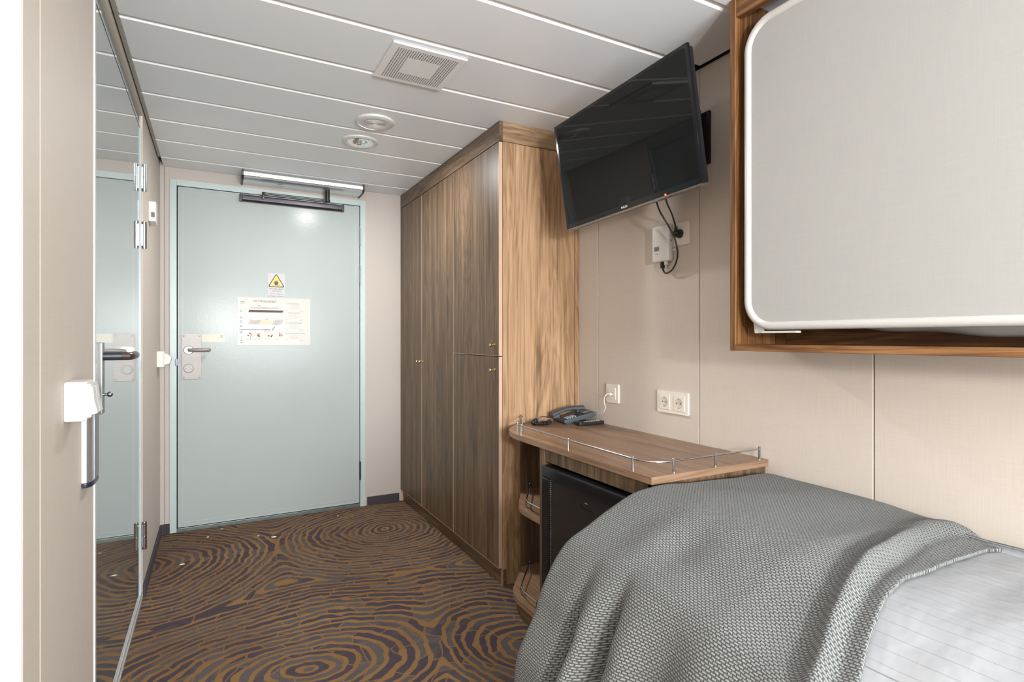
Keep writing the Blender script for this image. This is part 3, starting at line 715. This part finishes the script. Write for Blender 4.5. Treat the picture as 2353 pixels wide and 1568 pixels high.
mb = MB(); mb.box(XF+.0005, XF+.02, WYs-.0005, YD-.003, 0, .074, .0008, seg=1); mb.build('plinth', m_wood_y, wd)
mb = MB(); mb.box(1.155, XF+.015, YD-.0035, YD-.001, 0, .08); mb.build('wall_strip', m_edge, wd)
g = .0022
def wdoor(y0, y1, z0, z1, knob):
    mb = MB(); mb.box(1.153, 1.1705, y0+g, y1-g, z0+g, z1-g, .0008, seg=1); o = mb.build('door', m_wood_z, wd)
    mb = MB()
    for (ya, yb, za, zb) in ((y0+g-.0004, y0+g+.0012, z0+g, z1-g), (y0+g, y1-g, z0+g-.0004, z0+g+.0012)): mb.box(1.1526, 1.170, ya, yb, za, zb)
    mb.build('edge_band', m_edge, o)
    ky, kz, hy = knob
    mb = MB(); mb.cyl((1.153, ky, kz), (1.134, ky, kz), .0042, r2=.0036); mb.lathe([(0, 1.1235), (.0062, 1.1245), (.0080, 1.129), (.0062, 1.1345), (.0042, 1.136)], (0, ky, kz), 0, 20)
    mb.lathe([(.0042, 1.1488), (.0085, 1.151), (.0085, 1.1535)], (0, ky, kz), 0, 20)
    mb.build('knob', m_brass, o)
wdoor(3.347, YD-.003, .079, 2.046, (3.372, .993, 0))
wdoor(2.821, 3.347, .079, 2.046, (3.322, .993, 0))
wdoor(WYs, 2.821, 1.056, 2.046, (2.315, 1.108, 0))
wdoor(WYs, 2.821, .079, 1.056, (2.315, .992, 0))

# ------------------------------------------------------------------ desk with galley rail and open corner shelves
DT, DTH = .743, .022
dk = thing('desk', 'walnut corner desk unit with chrome galley rail between bed and wardrobe', 'desk', (1.35, 1.74, 0))
def top_outline(x0, xr, y0, yc, yb, xb, inset=0):
    p = [(xr, y0), (x0, y0), (x0, yc-.06)]
    P0, P1, P2 = Vector((x0, yc-.06)), Vector((x0, yc+.06)), Vector((x0+.055, yc+.135))
    for k in range(1, 10):
        t_ = k/9; q = P0*(1-t_)**2+P1*2*t_*(1-t_)+P2*t_*t_; p.append((q.x, q.y))
    p += [(xb, yb), (xr, yb)]
    return p
mb = MB(); mb.prism(top_outline(1.097, XR-.001, 1.203, 2.03, WYs-.001, 1.240), 2, DT-DTH, DT, .0012); top_o = mb.build('top', m_desk, dk)
top_o.data.materials.append(m_desk_x)
for p_ in top_o.data.polygons:
    if abs(p_.normal.y) > .9: p_.material_index = 1
# front boards
mb = MB(); mb.box(1.110, 1.128, 1.270, 1.800, .672, DT-DTH-.0005, .0006, seg=1); mb.build('front_rail', m_wood_z, dk)
mb = MB(); mb.box(1.110, 1.130, 1.216, 1.268, 0, DT-DTH-.0005, .0006, seg=1); mb.box(1.110, XR-.002, 1.213, 1.231, 0, DT-DTH-.0005, .0006, seg=1); mb.build('end_panel', m_wood_z, dk)
mb = MB(); mb.box(1.108, XR-.002, 1.802, 1.836, 0, DT-DTH-.0005, .0008, seg=1); mb.build('divider', m_wood_z, dk)
mb = MB(); mb.box(1.575, XR-.002, 1.836, WYs-.02, .0, DT-DTH-.001); mb.build('back_panel', m_wood_z, dk)
mb = MB(); mb.box(1.262, XR-.002, WYs-.019, WYs-.0015, .0, DT-DTH-.001, .0008, seg=1); mb.build('wardrobe_side_board', m_wood_z, dk)
def shelf(z, th_, x0, nm):
    mb = MB(); P = [(XR-.03, 1.8365), (x0, 1.8365), (x0, 1.955)]
    P0, P1, P2 = Vector((x0, 1.955)), Vector((x0, 2.02)), Vector((x0+.035, 2.075))
    for k in range(1, 8):
        t_ = k/7; q = P0*(1-t_)**2+P1*2*t_*(1-t_)+P2*t_*t_; P.append((q.x, q.y))
    P += [(1.258, WYs-.0205), (XR-.03, WYs-.0205)]
    mb.prism(P, 2, z-th_, z, .001); return mb.build(nm, m_desk, dk)
shelf(.437, .020, 1.112, 'shelf'); shelf(.080, .020, 1.085, 'shelf')
mb = MB(); mb.prism([(1.56, 1.838), (1.098, 1.838), (1.098, 1.958), (1.12, 2.04), (1.262, WYs-.024), (1.56, WYs-.024)], 2, 0, .0595, .001); mb.build('plinth', m_wood_y, dk)
def post(x, y, z, par, h=.041, r=.0042):
    mb = MB(); mb.cyl((x, y, z-.001), (x, y, z+h), r, 16); mb.lathe([(0, z+h+.0015), (r*.8, z+h+.001), (r, z+h)], (x, y, 0), 2, 16); mb.build('rail_post', m_chrome, par)
def arcpts(p, c, q, n=10):
    p, c, q = Vector(p), Vector(c), Vector(q); return [p*(1-t_)**2+c*2*t_*(1-t_)+q*t_*t_ for t_ in [k/n for k in range(n+1)]]
RZ = DT+.034
rail = MB(); posts = [(1.262, 2.250), (1.145, 2.085), (1.122, 2.010), (1.114, 1.650), (1.112, 1.300), (1.198, 1.219), (1.371, 1.218), (1.574, 1.217)]
pts = [Vector((1.262, 2.250, RZ)), Vector((1.165, 2.112, RZ))]+arcpts((1.165, 2.112, RZ), (1.125, 2.06, RZ), (1.122, 2.01, RZ), 6)[1:]
pts += [Vector((1.114, 1.650, RZ))]+arcpts((1.112, 1.302, RZ), (1.112, 1.220, RZ), (1.196, 1.219, RZ), 10)+[Vector((1.574, 1.217, RZ))]
rail.tube(pts, .0030, 10); ro = rail.build('galley_rail', m_chrome, dk)
for x, y in posts: post(x, y, DT, ro)
for z, xa in ((.437, 1.128), (.080, 1.104)):
    mb = MB(); rz = z+.034
    mb.tube([Vector((1.275, 2.200, rz)), Vector((xa+.035, 2.03, rz))]+arcpts((xa+.035, 2.03, rz), (xa, 1.985, rz), (xa, 1.935, rz), 8)[1:]+[Vector((xa, 1.840, rz))], .0030, 10)
    r2 = mb.build('shelf_rail', m_chrome, dk)
    for x, y in ((1.275, 2.200), (xa+.012, 1.998), (xa, 1.850)): post(x, y, z, r2, .038)

# mini fridge in the desk
fg = thing('mini_fridge', 'black glass-fronted mini fridge built in under the desk', 'fridge', (1.30, 1.53, .05))
mb = MB(); mb.box(1.128, 1.56, 1.285, 1.797, .05, .655, .004); mb.build('cabinet', m_blackpl, fg)
fy0, fy1, fz0, fz1, fxo = 1.290, 1.792, .060, .662, 1.088
mb = MB()
for (ya, yb, za, zb) in ((fy0+.0005, fy0+.055, fz0+.048, fz1-.043), (fy1-.050, fy1-.0005, fz0+.048, fz1-.043), (fy0, fy1, fz1-.045, fz1), (fy0, fy1, fz0, fz0+.05)): mb.box(fxo, 1.126, ya, yb, za, zb, .007, seg=3)
fd = mb.build('door_frame', m_blackgloss, fg)
mb = MB(); mb.box(fxo+.008, 1.120, fy0+.05, fy1-.045, fz0+.045, fz1-.04); mb.build('glass', m_fglass, fg)
mb = MB()
for k in range(70): mb.box(fxo+.0068, fxo+.0085, 1.735, 1.741, .115+k*.0072, .1185+k*.0072)
hs = mb.build('perforated_strip', plain('grey perforated strip', (.25, .25, .25), .4), fg, smooth=0)
mb = MB(); mb.text('dometic', .024, basis((0, -1, 0), (0, 0, 1), (-1, 0, 0), (fxo+.0072, 1.515, .568))); mb.build('logo', plain('dark print', (.004, .004, .004), .5), fg)
mb = MB(); mb.box(fxo+.0066, fxo+.0078, 1.508, 1.522, .585, .588); mb.build('logo_mark', m_grey_ink, fg)

# ------------------------------------------------------------------ sockets on the right wall
def plate(name, label, y0, y1, z0, z1, mat=m_ivory):
    o = thing(name, label, 'socket', (XR, (y0+y1)/2, (z0+z1)/2))
    mb = MB(); mb.prism(rrect(y0, y1, z0, z1, .006, 4), 0, XR-.009, XR, .002); mb.build('plate', mat, o); return o
def schuko(o, cy, cz, mat=m_ivory):
    mb = MB(); mb.prism(rrect(cy-.028, cy+.028, cz-.030, cz+.030, .003, 3), 0, XR-.0118, XR-.0085, .001)
    ins = mb.build('socket_insert', mat, o)
    mb = MB(); mb.lathe([(.0205, XR-.0122), (.0198, XR-.0128), (.0190, XR-.0122), (.0180, XR-.0119), (0, XR-.0119)], (0, cy, cz), 0, 40); mb.build('well', plain('socket well', (.62, .57, .47), .4), ins)
    mb = MB()
    for s_ in (-1, 1): mb.lathe([(.0026, XR-.0124), (0, XR-.0125)], (0, cy+s_*.0095, cz), 0, 14)
    mb.build('pin_hole', m_ink, ins)
    for s_ in (-1, 1):
        mb = MB(); mb.box(XR-.0128, XR-.0120, cy-.003, cy+.003, cz+s_*.0175-.0012, cz+s_*.0175+.0012)
        mb.build('earth_clip', m_brass, ins)
ds = plate('double_socket', 'ivory double power socket on the wall above the desk', 1.545, 1.712, .842, .930)
schuko(ds, 1.668, .886); schuko(ds, 1.590, .886)
ts = plate('telephone_socket', 'single ivory telephone socket with white plug above the telephone', 1.959, 2.046, .846, .932)
mb = MB(); mb.prism(rrect(1.976, 2.028, .862, .916, .002, 2), 0, XR-.0112, XR-.0085, .0008); mb.build('insert', m_ivory, ts)
mb = MB(); mb.box(XR-.0118, XR-.0105, 1.991, 2.004, .878, .893); mb.build('jack', m_ink, ts)
us = plate('power_socket', 'single cream wall socket beside the white router below the television', 1.538, 1.626, 1.500, 1.588, m_cream)
schuko(us, 1.583, 1.544, m_cream)

# ------------------------------------------------------------------ television
TVM = Matrix.Translation((1.3033, 1.6096, 1.8273)) @ Matrix.Rotation(R(-88.2928), 4, 'Z') @ Matrix.Rotation(R(7.7524), 4, 'X') @ Matrix.Rotation(R(-1.9099), 4, 'Y')
tv = thing('television', 'black flat television hanging tilted from the wall beside the bunk', 'television', None, mtx=TVM)
W, H = .365, .2165
mb = MB(); mb.box(-W, W, 0, .012, -H, H, .002)
mb.build('bezel', m_blackgloss, tv)
mb = MB(); mb.box(-W+.013, W-.013, -.0006, .003, -H+.020, H-.012); mb.build('screen', m_screen, tv)
mb = MB(); mb.box(-W+.006, W-.006, .011, .034, -H+.003, H-.004, .006); mb.box(-.22, .22, .03, .062, -.19, .10, .012); mb.build('back_shell', m_blackpl, tv)
mb = MB(); mb.box(-W+.01, W-.01, .001, .033, -H-.0045, -H+.003, .001); lo = mb.build('lower_edge', plain('bronze gloss strip', (.36, .31, .27), .16, .8), tv)
mb = MB()
for k in range(90): mb.box(-W+.05+k*.0072, -W+.0545+k*.0072, .020, .027, -H-.0052, -H-.003)
vs = mb.build('vent_slots', plain('vent shade', (.10, .09, .08), .6), lo, smooth=0); vs['kind'] = 'stuff'
mb = MB(); mb.text('PHILIPS', .0105, basis((1, 0, 0), (0, 0, 1), (0, -1, 0), (0, -.0010, -H+.010)), bold=True); mb.build('logo', m_white, tv)
mb = MB(); mb.sphere((.205, -.0008, -H+.003), .0030); mb.build('standby_light', m_led, tv)
br_ = thing('tv_bracket', 'black folding wall bracket holding the television', 'wall bracket', (XR, 1.47, 1.87))
mb = MB(); mb.box(XR-.012, XR, 1.440, 1.500, 1.778, 1.972, .003); mb.build('wall_plate', m_blackpl, br_)
mb = MB(); mb.cyl((XR-.030, 1.478, 1.775), (XR-.030, 1.478, 1.978), .012); mb.box(XR-.034, XR-.008, 1.462, 1.494, 1.80, 1.95, .003); mb.build('hinge_post', m_blackpl, br_)
for z in (1.790, 1.868, 1.935):
    mb = MB(); mb.box(1.405, XR-.028, 1.470, 1.490, z-.014, z+.016, .003); mb.build('arm', m_blackpl, br_)
mb = MB(); mb.box(1.395, 1.412, 1.45, 1.74, 1.775, 1.955, .003); mb.build('mount_plate', m_blackpl, br_)

# router below it
rt = thing('router', 'white wall-mounted wireless router box below the television', 'router', (XR, 1.66, 1.515))
mb = MB(); mb.box(1.562, 1.590, 1.620, 1.712, 1.444, 1.590, .0085, seg=4); mb.build('case', m_white, rt)
mb = MB(); mb.box(1.588, XR, 1.628, 1.704, 1.455, 1.580, .003); mb.build('wall_cradle', m_white, rt)
mb = MB(); mb.box(1.575, 1.579, 1.6190, 1.6205, 1.520, 1.527); mb.build('led_slot', m_ink, rt)
mb = MB(); mb.prism(rrect(1.668, 1.697, 1.487, 1.506, .001, 2), 0, 1.5610, 1.5622, m=m_light_ink)
rr = random.Random(5)
for k in range(6):
    a = 1.670; 
    while a < 1.693:
        b_ = a+rr.uniform(.002, .006)
        mb.box(1.5604, 1.5612, a, min(b_, 1.695), 1.4885+k*.0028, 1.4902+k*.0028, m=m_ink); a = b_+rr.uniform(.0006, .002)
mb.build('label', m_ink, rt)
mb = MB(); mb.text('ZYXEL', .0065, basis((0, -1, 0), (0, 0, 1), (-1, 0, 0), (1.5617, 1.682, 1.4755))); mb.build('logo', m_grey_ink, rt)
mb = MB(); mb.cyl((1.592, 1.6205, 1.487), (1.592, 1.610, 1.487), .005); mb.build('knob', m_white, rt)
def bez(pts, n=24):
    """smooth curve through points (Catmull-Rom)"""
    P = [Vector(p) for p in pts]; P = [2*P[0]-P[1]]+P+[2*P[-1]-P[-2]]; out = []
    for i in range(1, len(P)-2):
        for k in range(n):
            t_ = k/n; a, b1, c1, d_ = P[i-1], P[i], P[i+1], P[i+2]
            out.append(.5*((2*b1)+(c1-a)*t_+(2*a-5*b1+4*c1-d_)*t_*t_+(3*b1-a-3*c1+d_)*t_**3))
    out.append(P[-2]); return out
mb = MB(); mb.tube(bez([(1.40, 1.49, 1.70), (1.475, 1.535, 1.640), (1.525, 1.562, 1.610), (1.560, 1.580, 1.575), (1.566, 1.583, 1.562)], 10), .0031, 10); pw = mb.build('power_cord', m_blackpl)
mb = MB(); mb.cyl((XR-.0125, 1.583, 1.544), (XR-.030, 1.583, 1.544), .0175, 28, .0150); mb.cyl((XR-.032, 1.583, 1.542), (XR-.034, 1.583, 1.570), .0085, 16, .0055); mb.sphere((XR-.031, 1.583, 1.545), .0125)
pg = mb.build('plug', m_blackpl); pg.parent = pw
pw.parent = tv; pw.matrix_parent_inverse = TVM.inverted()
nc = thing('network_cable', 'black cable looping from the television down under the router', 'cable', (1.58, 1.66, 1.40))
mb = MB(); mb.tube(bez([(1.42, 1.55, 1.70), (1.470, 1.575, 1.630), (1.505, 1.575, 1.585), (1.520, 1.560, 1.545), (1.530, 1.548, 1.505), (1.545, 1.552, 1.455), (1.562, 1.590, 1.412), (1.572, 1.637, 1.396), (1.575, 1.660, 1.410), (1.575, 1.664, 1.430)], 12), .0033, 10); mb.build('cable', m_blackpl, nc)
mb = MB(); mb.box(1.568, 1.582, 1.6585, 1.6695, 1.418, 1.4445, .001); mb.build('connector', m_blackpl, nc)
pc = thing('patch_cable', 'short white cable hanging under the router', 'cable', (1.58, 1.65, 1.42))
mb = MB(); mb.tube(bez([(1.576, 1.645, 1.438), (1.576, 1.646, 1.418), (1.580, 1.655, 1.404), (1.587, 1.668, 1.412), (1.590, 1.674, 1.430), (1.591, 1.674, 1.446)], 8), .0022, 8); mb.box(1.570, 1.582, 1.640, 1.650, 1.430, 1.4445, .001); mb.build('cable', m_white, pc)

# ------------------------------------------------------------------ telephone
PM = Matrix.Translation((1.418, 2.128, DT)) @ Matrix.Rotation(R(-9), 4, 'Z')
tp = thing('telephone', 'slate grey desk telephone with handset on the desk corner', 'telephone', None, mtx=PM)
# local: x towards the wall, y towards the wardrobe
mb = MB(); mb.prism([(0, .006), (0, .020), (.150, .052), (.160, .050), (.163, .040), (.155, .030), (.02, .004)], 1, 0, .112, .003); bd = mb.build('body', m_phone, tp)
mb = MB(); mb.box(.01, .125, .006, .09, 0, .012, .002); mb.build('foot', m_phone, bd)
th_ = math.atan2(.032, .150); SM = Matrix.Translation((0, 0, .020)) @ Matrix.Rotation(-th_, 4, 'Y')
for r_ in range(4):
    for c2 in range(3):
        mb = MB(); mb.box(.018+r_*.013, .026+r_*.013, .012+c2*.014, .022+c2*.014, -.001, .0035, .001, mtx=SM); mb.build('key', m_key, bd)
mb = MB()
for r_ in range(2):
    for c2 in range(4): mb.box(.074+r_*.010, .079+r_*.010, .010+c2*.013, .018+c2*.013, -.001, .0018, mtx=SM)
mb.build('function_keys', m_blackpl, bd)
mb = MB(); mb.box(.110, .140, .012, .060, 0, .012, .003, mtx=SM); mb.build('display_hood', m_phone, bd)
mb = MB(); mb.box(.1085, .1105, .018, .056, .002, .010, mtx=SM); mb.build('display', plain('beige display', (.35, .28, .18), .2), bd)
hn = []
for k in range(25):
    t_ = k/24; hn.append((-.030+.165*t_, .086, .034+.026*t_+.013*sin(pi*t_)))
mb = MB(); tcs = []
for p in hn: tcs.append(Vector(p))
t = bmesh.new(); rings = []
for i, p in enumerate(tcs):
    q = i/24; hw = .0185+.003*abs(2*q-1)**2; hh = .0095+.004*abs(2*q-1)**3
    rings.append([t.verts.new((p.x, p.y+hw*math.copysign(abs(cos(a))**.6, cos(a)), p.z+hh*math.copysign(abs(sin(a))**.6, sin(a)))) for a in [2*pi*j/20 for j in range(20)]])
for a, b_ in zip(rings, rings[1:]):
    for j in range(20): t.faces.new((a[j], a[(j+1) % 20], b_[(j+1) % 20], b_[j]))
t.faces.new(rings[0][::-1]); t.faces.new(rings[-1]); bmesh.ops.recalc_face_normals(t, faces=t.faces[:]); mb._take(t)
mb.box(-.030, .008, .068, .104, .019, .036, .004); mb.box(.098, .136, .068, .104, .042, .060, .004)
mb.build('handset', m_phone, tp)
# coiled cord in world space, converted to the telephone's own space
inv = PM.inverted()
core = [q+Vector((-.016, 0, 0)) for q in bez([(1.415, 2.225, .765), (1.372, 2.222, .772), (1.340, 2.225, .757), (1.318, 2.212, .753), (1.306, 2.190, .752), (1.315, 2.168, .752), (1.345, 2.160, .752), (1.372, 2.172, .752), (1.392, 2.195, .752), (1.415, 2.205, .752)], 14)]
lens = [0]
for a, b_ in zip(core, core[1:]): lens.append(lens[-1]+(b_-a).length)
hel = []; N = 900; s0, s1_ = .075, lens[-1]-.012; up = Vector((0, 0, 1)); j = 0
for k in range(N+1):
    s_ = s0+(s1_-s0)*k/N
    while j < len(lens)-2 and lens[j+1] < s_: j += 1
    p = core[j].lerp(core[j+1], (s_-lens[j])/max(1e-9, lens[j+1]-lens[j])); d = (core[j+1]-core[j]).normalized(); sd = d.cross(up).normalized(); u2 = sd.cross(d)
    a = 2*pi*(s_-s0)/.0060; hel.append(inv @ (p+sd*cos(a)*.0078+u2*sin(a)*.0078))
mb = MB(); mb.tube(hel, .0019, 6); cc = mb.build('coiled_cord', m_blackpl, tp)
mb = MB(); mb.tube([inv @ q for q in core[:40]], .0016, 8); mb.build('cord_lead', m_blackpl, cc)
tc = MB(); tc.tube(bez([(XR-.012, 1.998, .886), (XR-.030, 2.000, .890), (XR-.044, 2.008, .878), (XR-.046, 2.012, .850), (XR-.040, 2.010, .825), (XR-.040, 2.030, .802), (XR-.034, 2.075, .790), (XR-.026, 2.110, .786)], 10), .0022, 10)
tc.box(XR-.030, XR-.0125, 1.992, 2.003, .881, .892, .001)
tc = tc.build('telephone_cable', m_white); tag(tc, 'white telephone cable from the wall socket down to the telephone', 'cable')

RM = Matrix.Translation((1.535, 2.055, DT)) @ Matrix.Rotation(R(0), 4, 'Z')
rc = thing('remote_control', 'black remote control lying in front of the telephone', 'remote control', None, mtx=RM)
mb = MB(); mb.prism(rrect(-.085, .055, -.002, .038, .008, 5), 2, 0.0005, .016, .004); mb.build('body', m_blackpl, rc)
mb = MB()
for k in range(6):
    for q in range(2): mb.box(-.045+k*.014, -.038+k*.014, .008+q*.012, .015+q*.012, .0155, .0175, .0005, seg=1)
mb.build('buttons', m_key, rc)

# ------------------------------------------------------------------ upper bunk in its wooden frame
bk = thing('bunk_bed', 'folded upper bunk with pale panel in a brown wooden wall frame', 'bunk bed', (1.47, .2, 1.10))
BF, BYi, BYo, BYe = 1.348, 1.1235, 1.1435, -.95
mb = MB(); mb.box(BF, XR-.001, BYi, BYo, 1.103, ZC+.02, .0008, seg=1); mb.build('side_board', m_oak_z, bk)
mb = MB(); mb.box(BF, XR-.001, BYe-.02, BYe, 1.103, ZC, .0008, seg=1); mb.build('side_board', m_oak_z, bk)
mb = MB(); mb.box(BF-.0005, XR-.001, BYe, BYi-.0005, 1.103, 1.122, .0008, seg=1); mb.build('bottom_board', m_oak_y, bk)
mb = MB(); mb.box(1.574, XR-.001, BYe, BYi-.001, 1.122, ZC); mb.build('back_board', m_oak_y, bk)
mb = MB(); mb.box(BF+.003, BF+.024, BYe, BYi-.0005, 2.082, ZC-.001, .0008, seg=1); mb.build('top_fascia', m_oak_y, bk)
BP = 1.352
outl = rrect(-.86, 1.098, 1.163, 2.045, .085, 12)
mb = MB(); mb.prism(rrect(-.855, 1.093, 1.168, 2.040, .080, 12), 0, BP+.004, BP+.05); pn = mb.build('berth_panel', m_berth, bk)
mb = MB(); inn = rrect(-.849, 1.087, 1.174, 2.034, .075, 12)
t = bmesh.new(); rings = []
sec = [(-.011, .024), (-.011, .006), (-.0095, .0005), (-.004, -.0035), (.003, -.0040), (.0095, -.0010), (.0115, .0045)]
n_ = len(outl)
for i in range(n_):
    p = Vector(inn[i]); nrm = (Vector(outl[i])-p).normalized()
    rings.append([t.verts.new((BP+dx, p.x-nrm.x*o_, p.y-nrm.y*o_)) for (o_, dx) in [(a, b_) for a, b_ in sec]])
for i in range(n_):
    a, b_ = rings[i], rings[(i+1) % n_]
    for k in range(len(sec)-1): t.faces.new((a[k], a[k+1], b_[k+1], b_[k]))
bmesh.ops.recalc_face_normals(t, faces=t.faces[:])
mb._take(t); mb.build('rounded_rim', plain('pale rim plastic', (.56, .55, .53), .3, var=.01), bk, smooth=60)
mb = MB(); mb.box(BP+.008, BP+.030, .940, 1.045, 1.1545, 1.1600, .001); mb.prism([(1.045, 1.1545), (1.075, 1.1545), (1.080, 1.190), (1.045, 1.170)], 0, BP+.018, BP+.022); mb.build('edge_bracket', m_white, bk)
# sagging grey mattress behind the panel
mb = MB(); t = bmesh.new(); ny, nx = 60, 14; G = []
for i in range(ny+1):
    y = .92-1.75*i/ny; row = []
    sag = 1.176-.046*max(0, sin(pi*min(1, i/ny*1.02)))**.8+.003*sin(i*.9)
    for k in range(nx+1):
        a = pi*k/nx; row.append(t.verts.new((1.475-.072*cos(a), y, 1.25-(1.25-sag)*sin(a)**.45)))
    G.append(row)
for i in range(ny):
    for k in range(nx): t.faces.new((G[i][k], G[i][k+1], G[i+1][k+1], G[i+1][k]))
bmesh.ops.recalc_face_normals(t, faces=t.faces[:]); mb._take(t); mb.build('mattress', m_sheetgrey, bk, smooth=80)

# ------------------------------------------------------------------ lower bed
bed = thing('bed', 'single bed against the right wall with mattress on a wooden base', 'bed', (1.14, .15, 0))
mb = MB(); mb.box(.76, XR-.004, -.93, 1.150, .06, .34, .003); mb.build('base', m_wood_y, bed)
mb = MB(); mb.box(.86, XR-.02, -.90, 1.130, .34, .585, .04, seg=4); mb.build('mattress', m_mattress, bed)

PROF = [(1.597, .560), (1.596, .640), (1.588, .692), (1.550, .709), (1.42, .712), (1.29, .719), (1.18, .727), (1.09, .731), (1.01, .722), (.94, .695), (.87, .664), (.805, .636), (.772, .606), (.746, .569), (.718, .517), (.703, .470), (.674, .415), (.658, .374), (.655, .306), (.655, .24), (.655, .16)]
class Prof:
    def __init__(s, pts):
        P = bez([(x, z, 0) for x, z in pts], 10); s.P = P; s.L = [0]
        for a, b_ in zip(P, P[1:]): s.L.append(s.L[-1]+(b_-a).length)
    def at(s, d):
        import bisect
        i = max(0, min(len(s.L)-2, bisect.bisect_right(s.L, d)-1)); t_ = (d-s.L[i])/max(1e-9, s.L[i+1]-s.L[i])
        p = s.P[i].lerp(s.P[i+1], t_); tg = (s.P[i+1]-s.P[i]).normalized(); return p.x, p.y, tg
PF = Prof(PROF)
def sm(a, b_, x): t_ = max(0, min(1, (x-a)/(b_-a))); return t_*t_*(3-2*t_)
def gs(x, c, s_): return math.exp(-((x-c)/s_)**2)
def grid(name, mat, nu, nv, fn, parent=None, smooth=80, solid=0):
    me = bpy.data.meshes.new(name); vs = []; fs = []; uvs = []
    for i in range(nu+1):
        for j in range(nv+1):
            p, uv_ = fn(i/nu, j/nv); vs.append(p); uvs.append(uv_)
    for i in range(nu):
        for j in range(nv):
            a = i*(nv+1)+j; fs.append((a, a+1, a+nv+2, a+nv+1))
    me.from_pydata(vs, [], fs); ul = me.uv_layers.new(name='UVMap')
    for l in me.loops: ul.data[l.index].uv = uvs[l.vertex_index]
    me.polygons.foreach_set('use_smooth', [True]*len(me.polygons)); me.materials.append(mat)
    o = bpy.data.objects.new(name, me); C.objects.link(o)
    if solid:
        md = o.modifiers.new('s', 'SOLIDIFY'); md.thickness = solid; md.offset = -1
    return o
def edge_y(x):      # near edge of the blanket across the bed
    P = [(.60, .40), (.70, .435), (.753, .456), (.847, .486), (.926, .514), (1.038, .544), (1.129, .560), (1.229, .566), (1.372, .582), (1.50, .582), (1.57, .560), (1.60, .525)]
    for (a, ya), (b_, yb) in zip(P, P[1:]):
        if x <= b_: return ya+(yb-ya)*max(0, (x-a))/(b_-a)
    return P[-1][1]
SMAX = PF.L[-1]-.02
def blanket_fn(u, v):
    s_ = SMAX*u; x, z, tg = PF.at(s_)
    ye = edge_y(x); hang = sm(.62, .50, z) if x < .80 else 0
    arc_len = (1.19-ye)+.22
    d = v*arc_len; ytop = ye+d; yf = 1.165
    if ytop <= yf: y, drop = ytop, 0
    else:
        ex = ytop-yf; a = min(ex/.035, pi/2); y = yf+.026*sin(a); drop = .026*(1-cos(a))+max(0, ex-.055)
    top = 1-hang
    # height along the bed
    dz = -.012*sm(.98, .72, y)-.022*sm(.72, .58, y)
    # fold ridge beside the near edge, plus the rolled edge itself
    ry = ye+.058+.04*sm(1.0, 1.45, x)
    flat = sm(.70, .78, x)
    dz += flat*(.021*gs(y, ry, .017)*sm(1.5, 1.25, x)+.013*gs(y, ry+.01, .035)*sm(1.3, 1.5, x)-.004*gs(y, ry-.030, .014)-.008*gs(y, ry+.036, .02)*sm(1.45, 1.2, x))
    dz += .006*noise.noise((x*3.1, y*4.2, 1.7))*flat+.003*noise.noise((x*9, y*9, 4))
    dz += -.012*gs(y, .90, .05)*gs(x, .92, .06)+.006*gs(y, .98, .05)*gs(x, .90, .1)
    # hanging pleats
    pl = -.044*gs(y, 1.045, .022)+.024*gs(y, .992, .028)-.075*gs(y, .935, .020)+.020*gs(y, .87, .035)-.026*gs(y, .775, .045)+.014*gs(y, .69, .05)-.018*gs(y, .60, .04)
    k = sm(.655, .44, z)*sm(.90, .80, x)
    x -= pl*k*(1 if pl > 0 else 1)
    x = max(x, .60)
    x -= .012*sm(.5, .25, z)*(x < .8)
    z2 = z+dz*(.35+.65*sm(.70, .88, x))-drop
    return (x, y, z2), (ye+d, s_)
bl = grid('blanket', m_weave, 300, 240, blanket_fn, solid=.007)
tag(bl, 'grey and white basket-weave wool blanket draped over the foot of the bed', 'blanket')
def duvet_fn(u, v):
    s_ = SMAX*u*.93; x, z, tg = PF.at(s_); y = -.93+(.93+.70)*v
    nx_, nz_ = -tg.y, tg.x; off = .038+.085*sm(.64, .50, z)*(x < 1)
    x2 = x+nx_*off; z2 = z+nz_*off-.006*sm(.2, .5, y)*(x > .8)
    if z > .62: z2 += .005*noise.noise((x*2.5, y*1.6, 3))+.0015*noise.noise((x*4, y*16, 8))
    x2 = min(x2, 1.580)
    rnd_ = sm(-.93, -.87, y); z2 -= .05*(1-rnd_)
    return (x2, y, z2), (y, s_)
du = grid('duvet', m_linen, 160, 160, duvet_fn, solid=.02)
tag(du, 'white satin-striped duvet on the bed, partly under the grey blanket', 'duvet')

# ------------------------------------------------------------------ paint flakes on the carpet
FL = [(.3042, 3.4432, .016, 'largest white flake on the carpet in front of the entrance door'),
      (-.1416, 3.2462, .010, 'white flake on the carpet near the left baseboard and door corner'),
      (.2250, 3.5050, .007, 'small white flake on the carpet just left of the largest flake'),
      (.0435, 3.730, .006, 'tiny white flake on the carpet close to the door threshold'),
      (-.03, 3.62, .005, 'tiny white flake on the carpet left of the others by the threshold'),
      (.70, 3.66, .0045, 'tiny white flake on the carpet by the hinge side of the entrance door')]
for k, (x, y, r_, lb) in enumerate(FL):
    rq = random.Random(k+1); P = [(x+r_*rq.uniform(.5, 1)*cos(a)*1.3, y+r_*rq.uniform(.5, 1)*sin(a)*.8) for a in [i*pi/3.5 for i in range(7)]]
    mb = MB(); mb.prism(P, 2, .0005, .003); tag(mb.build('paint_flake', m_scrap), lb, 'flake', 'white flakes on the carpet')
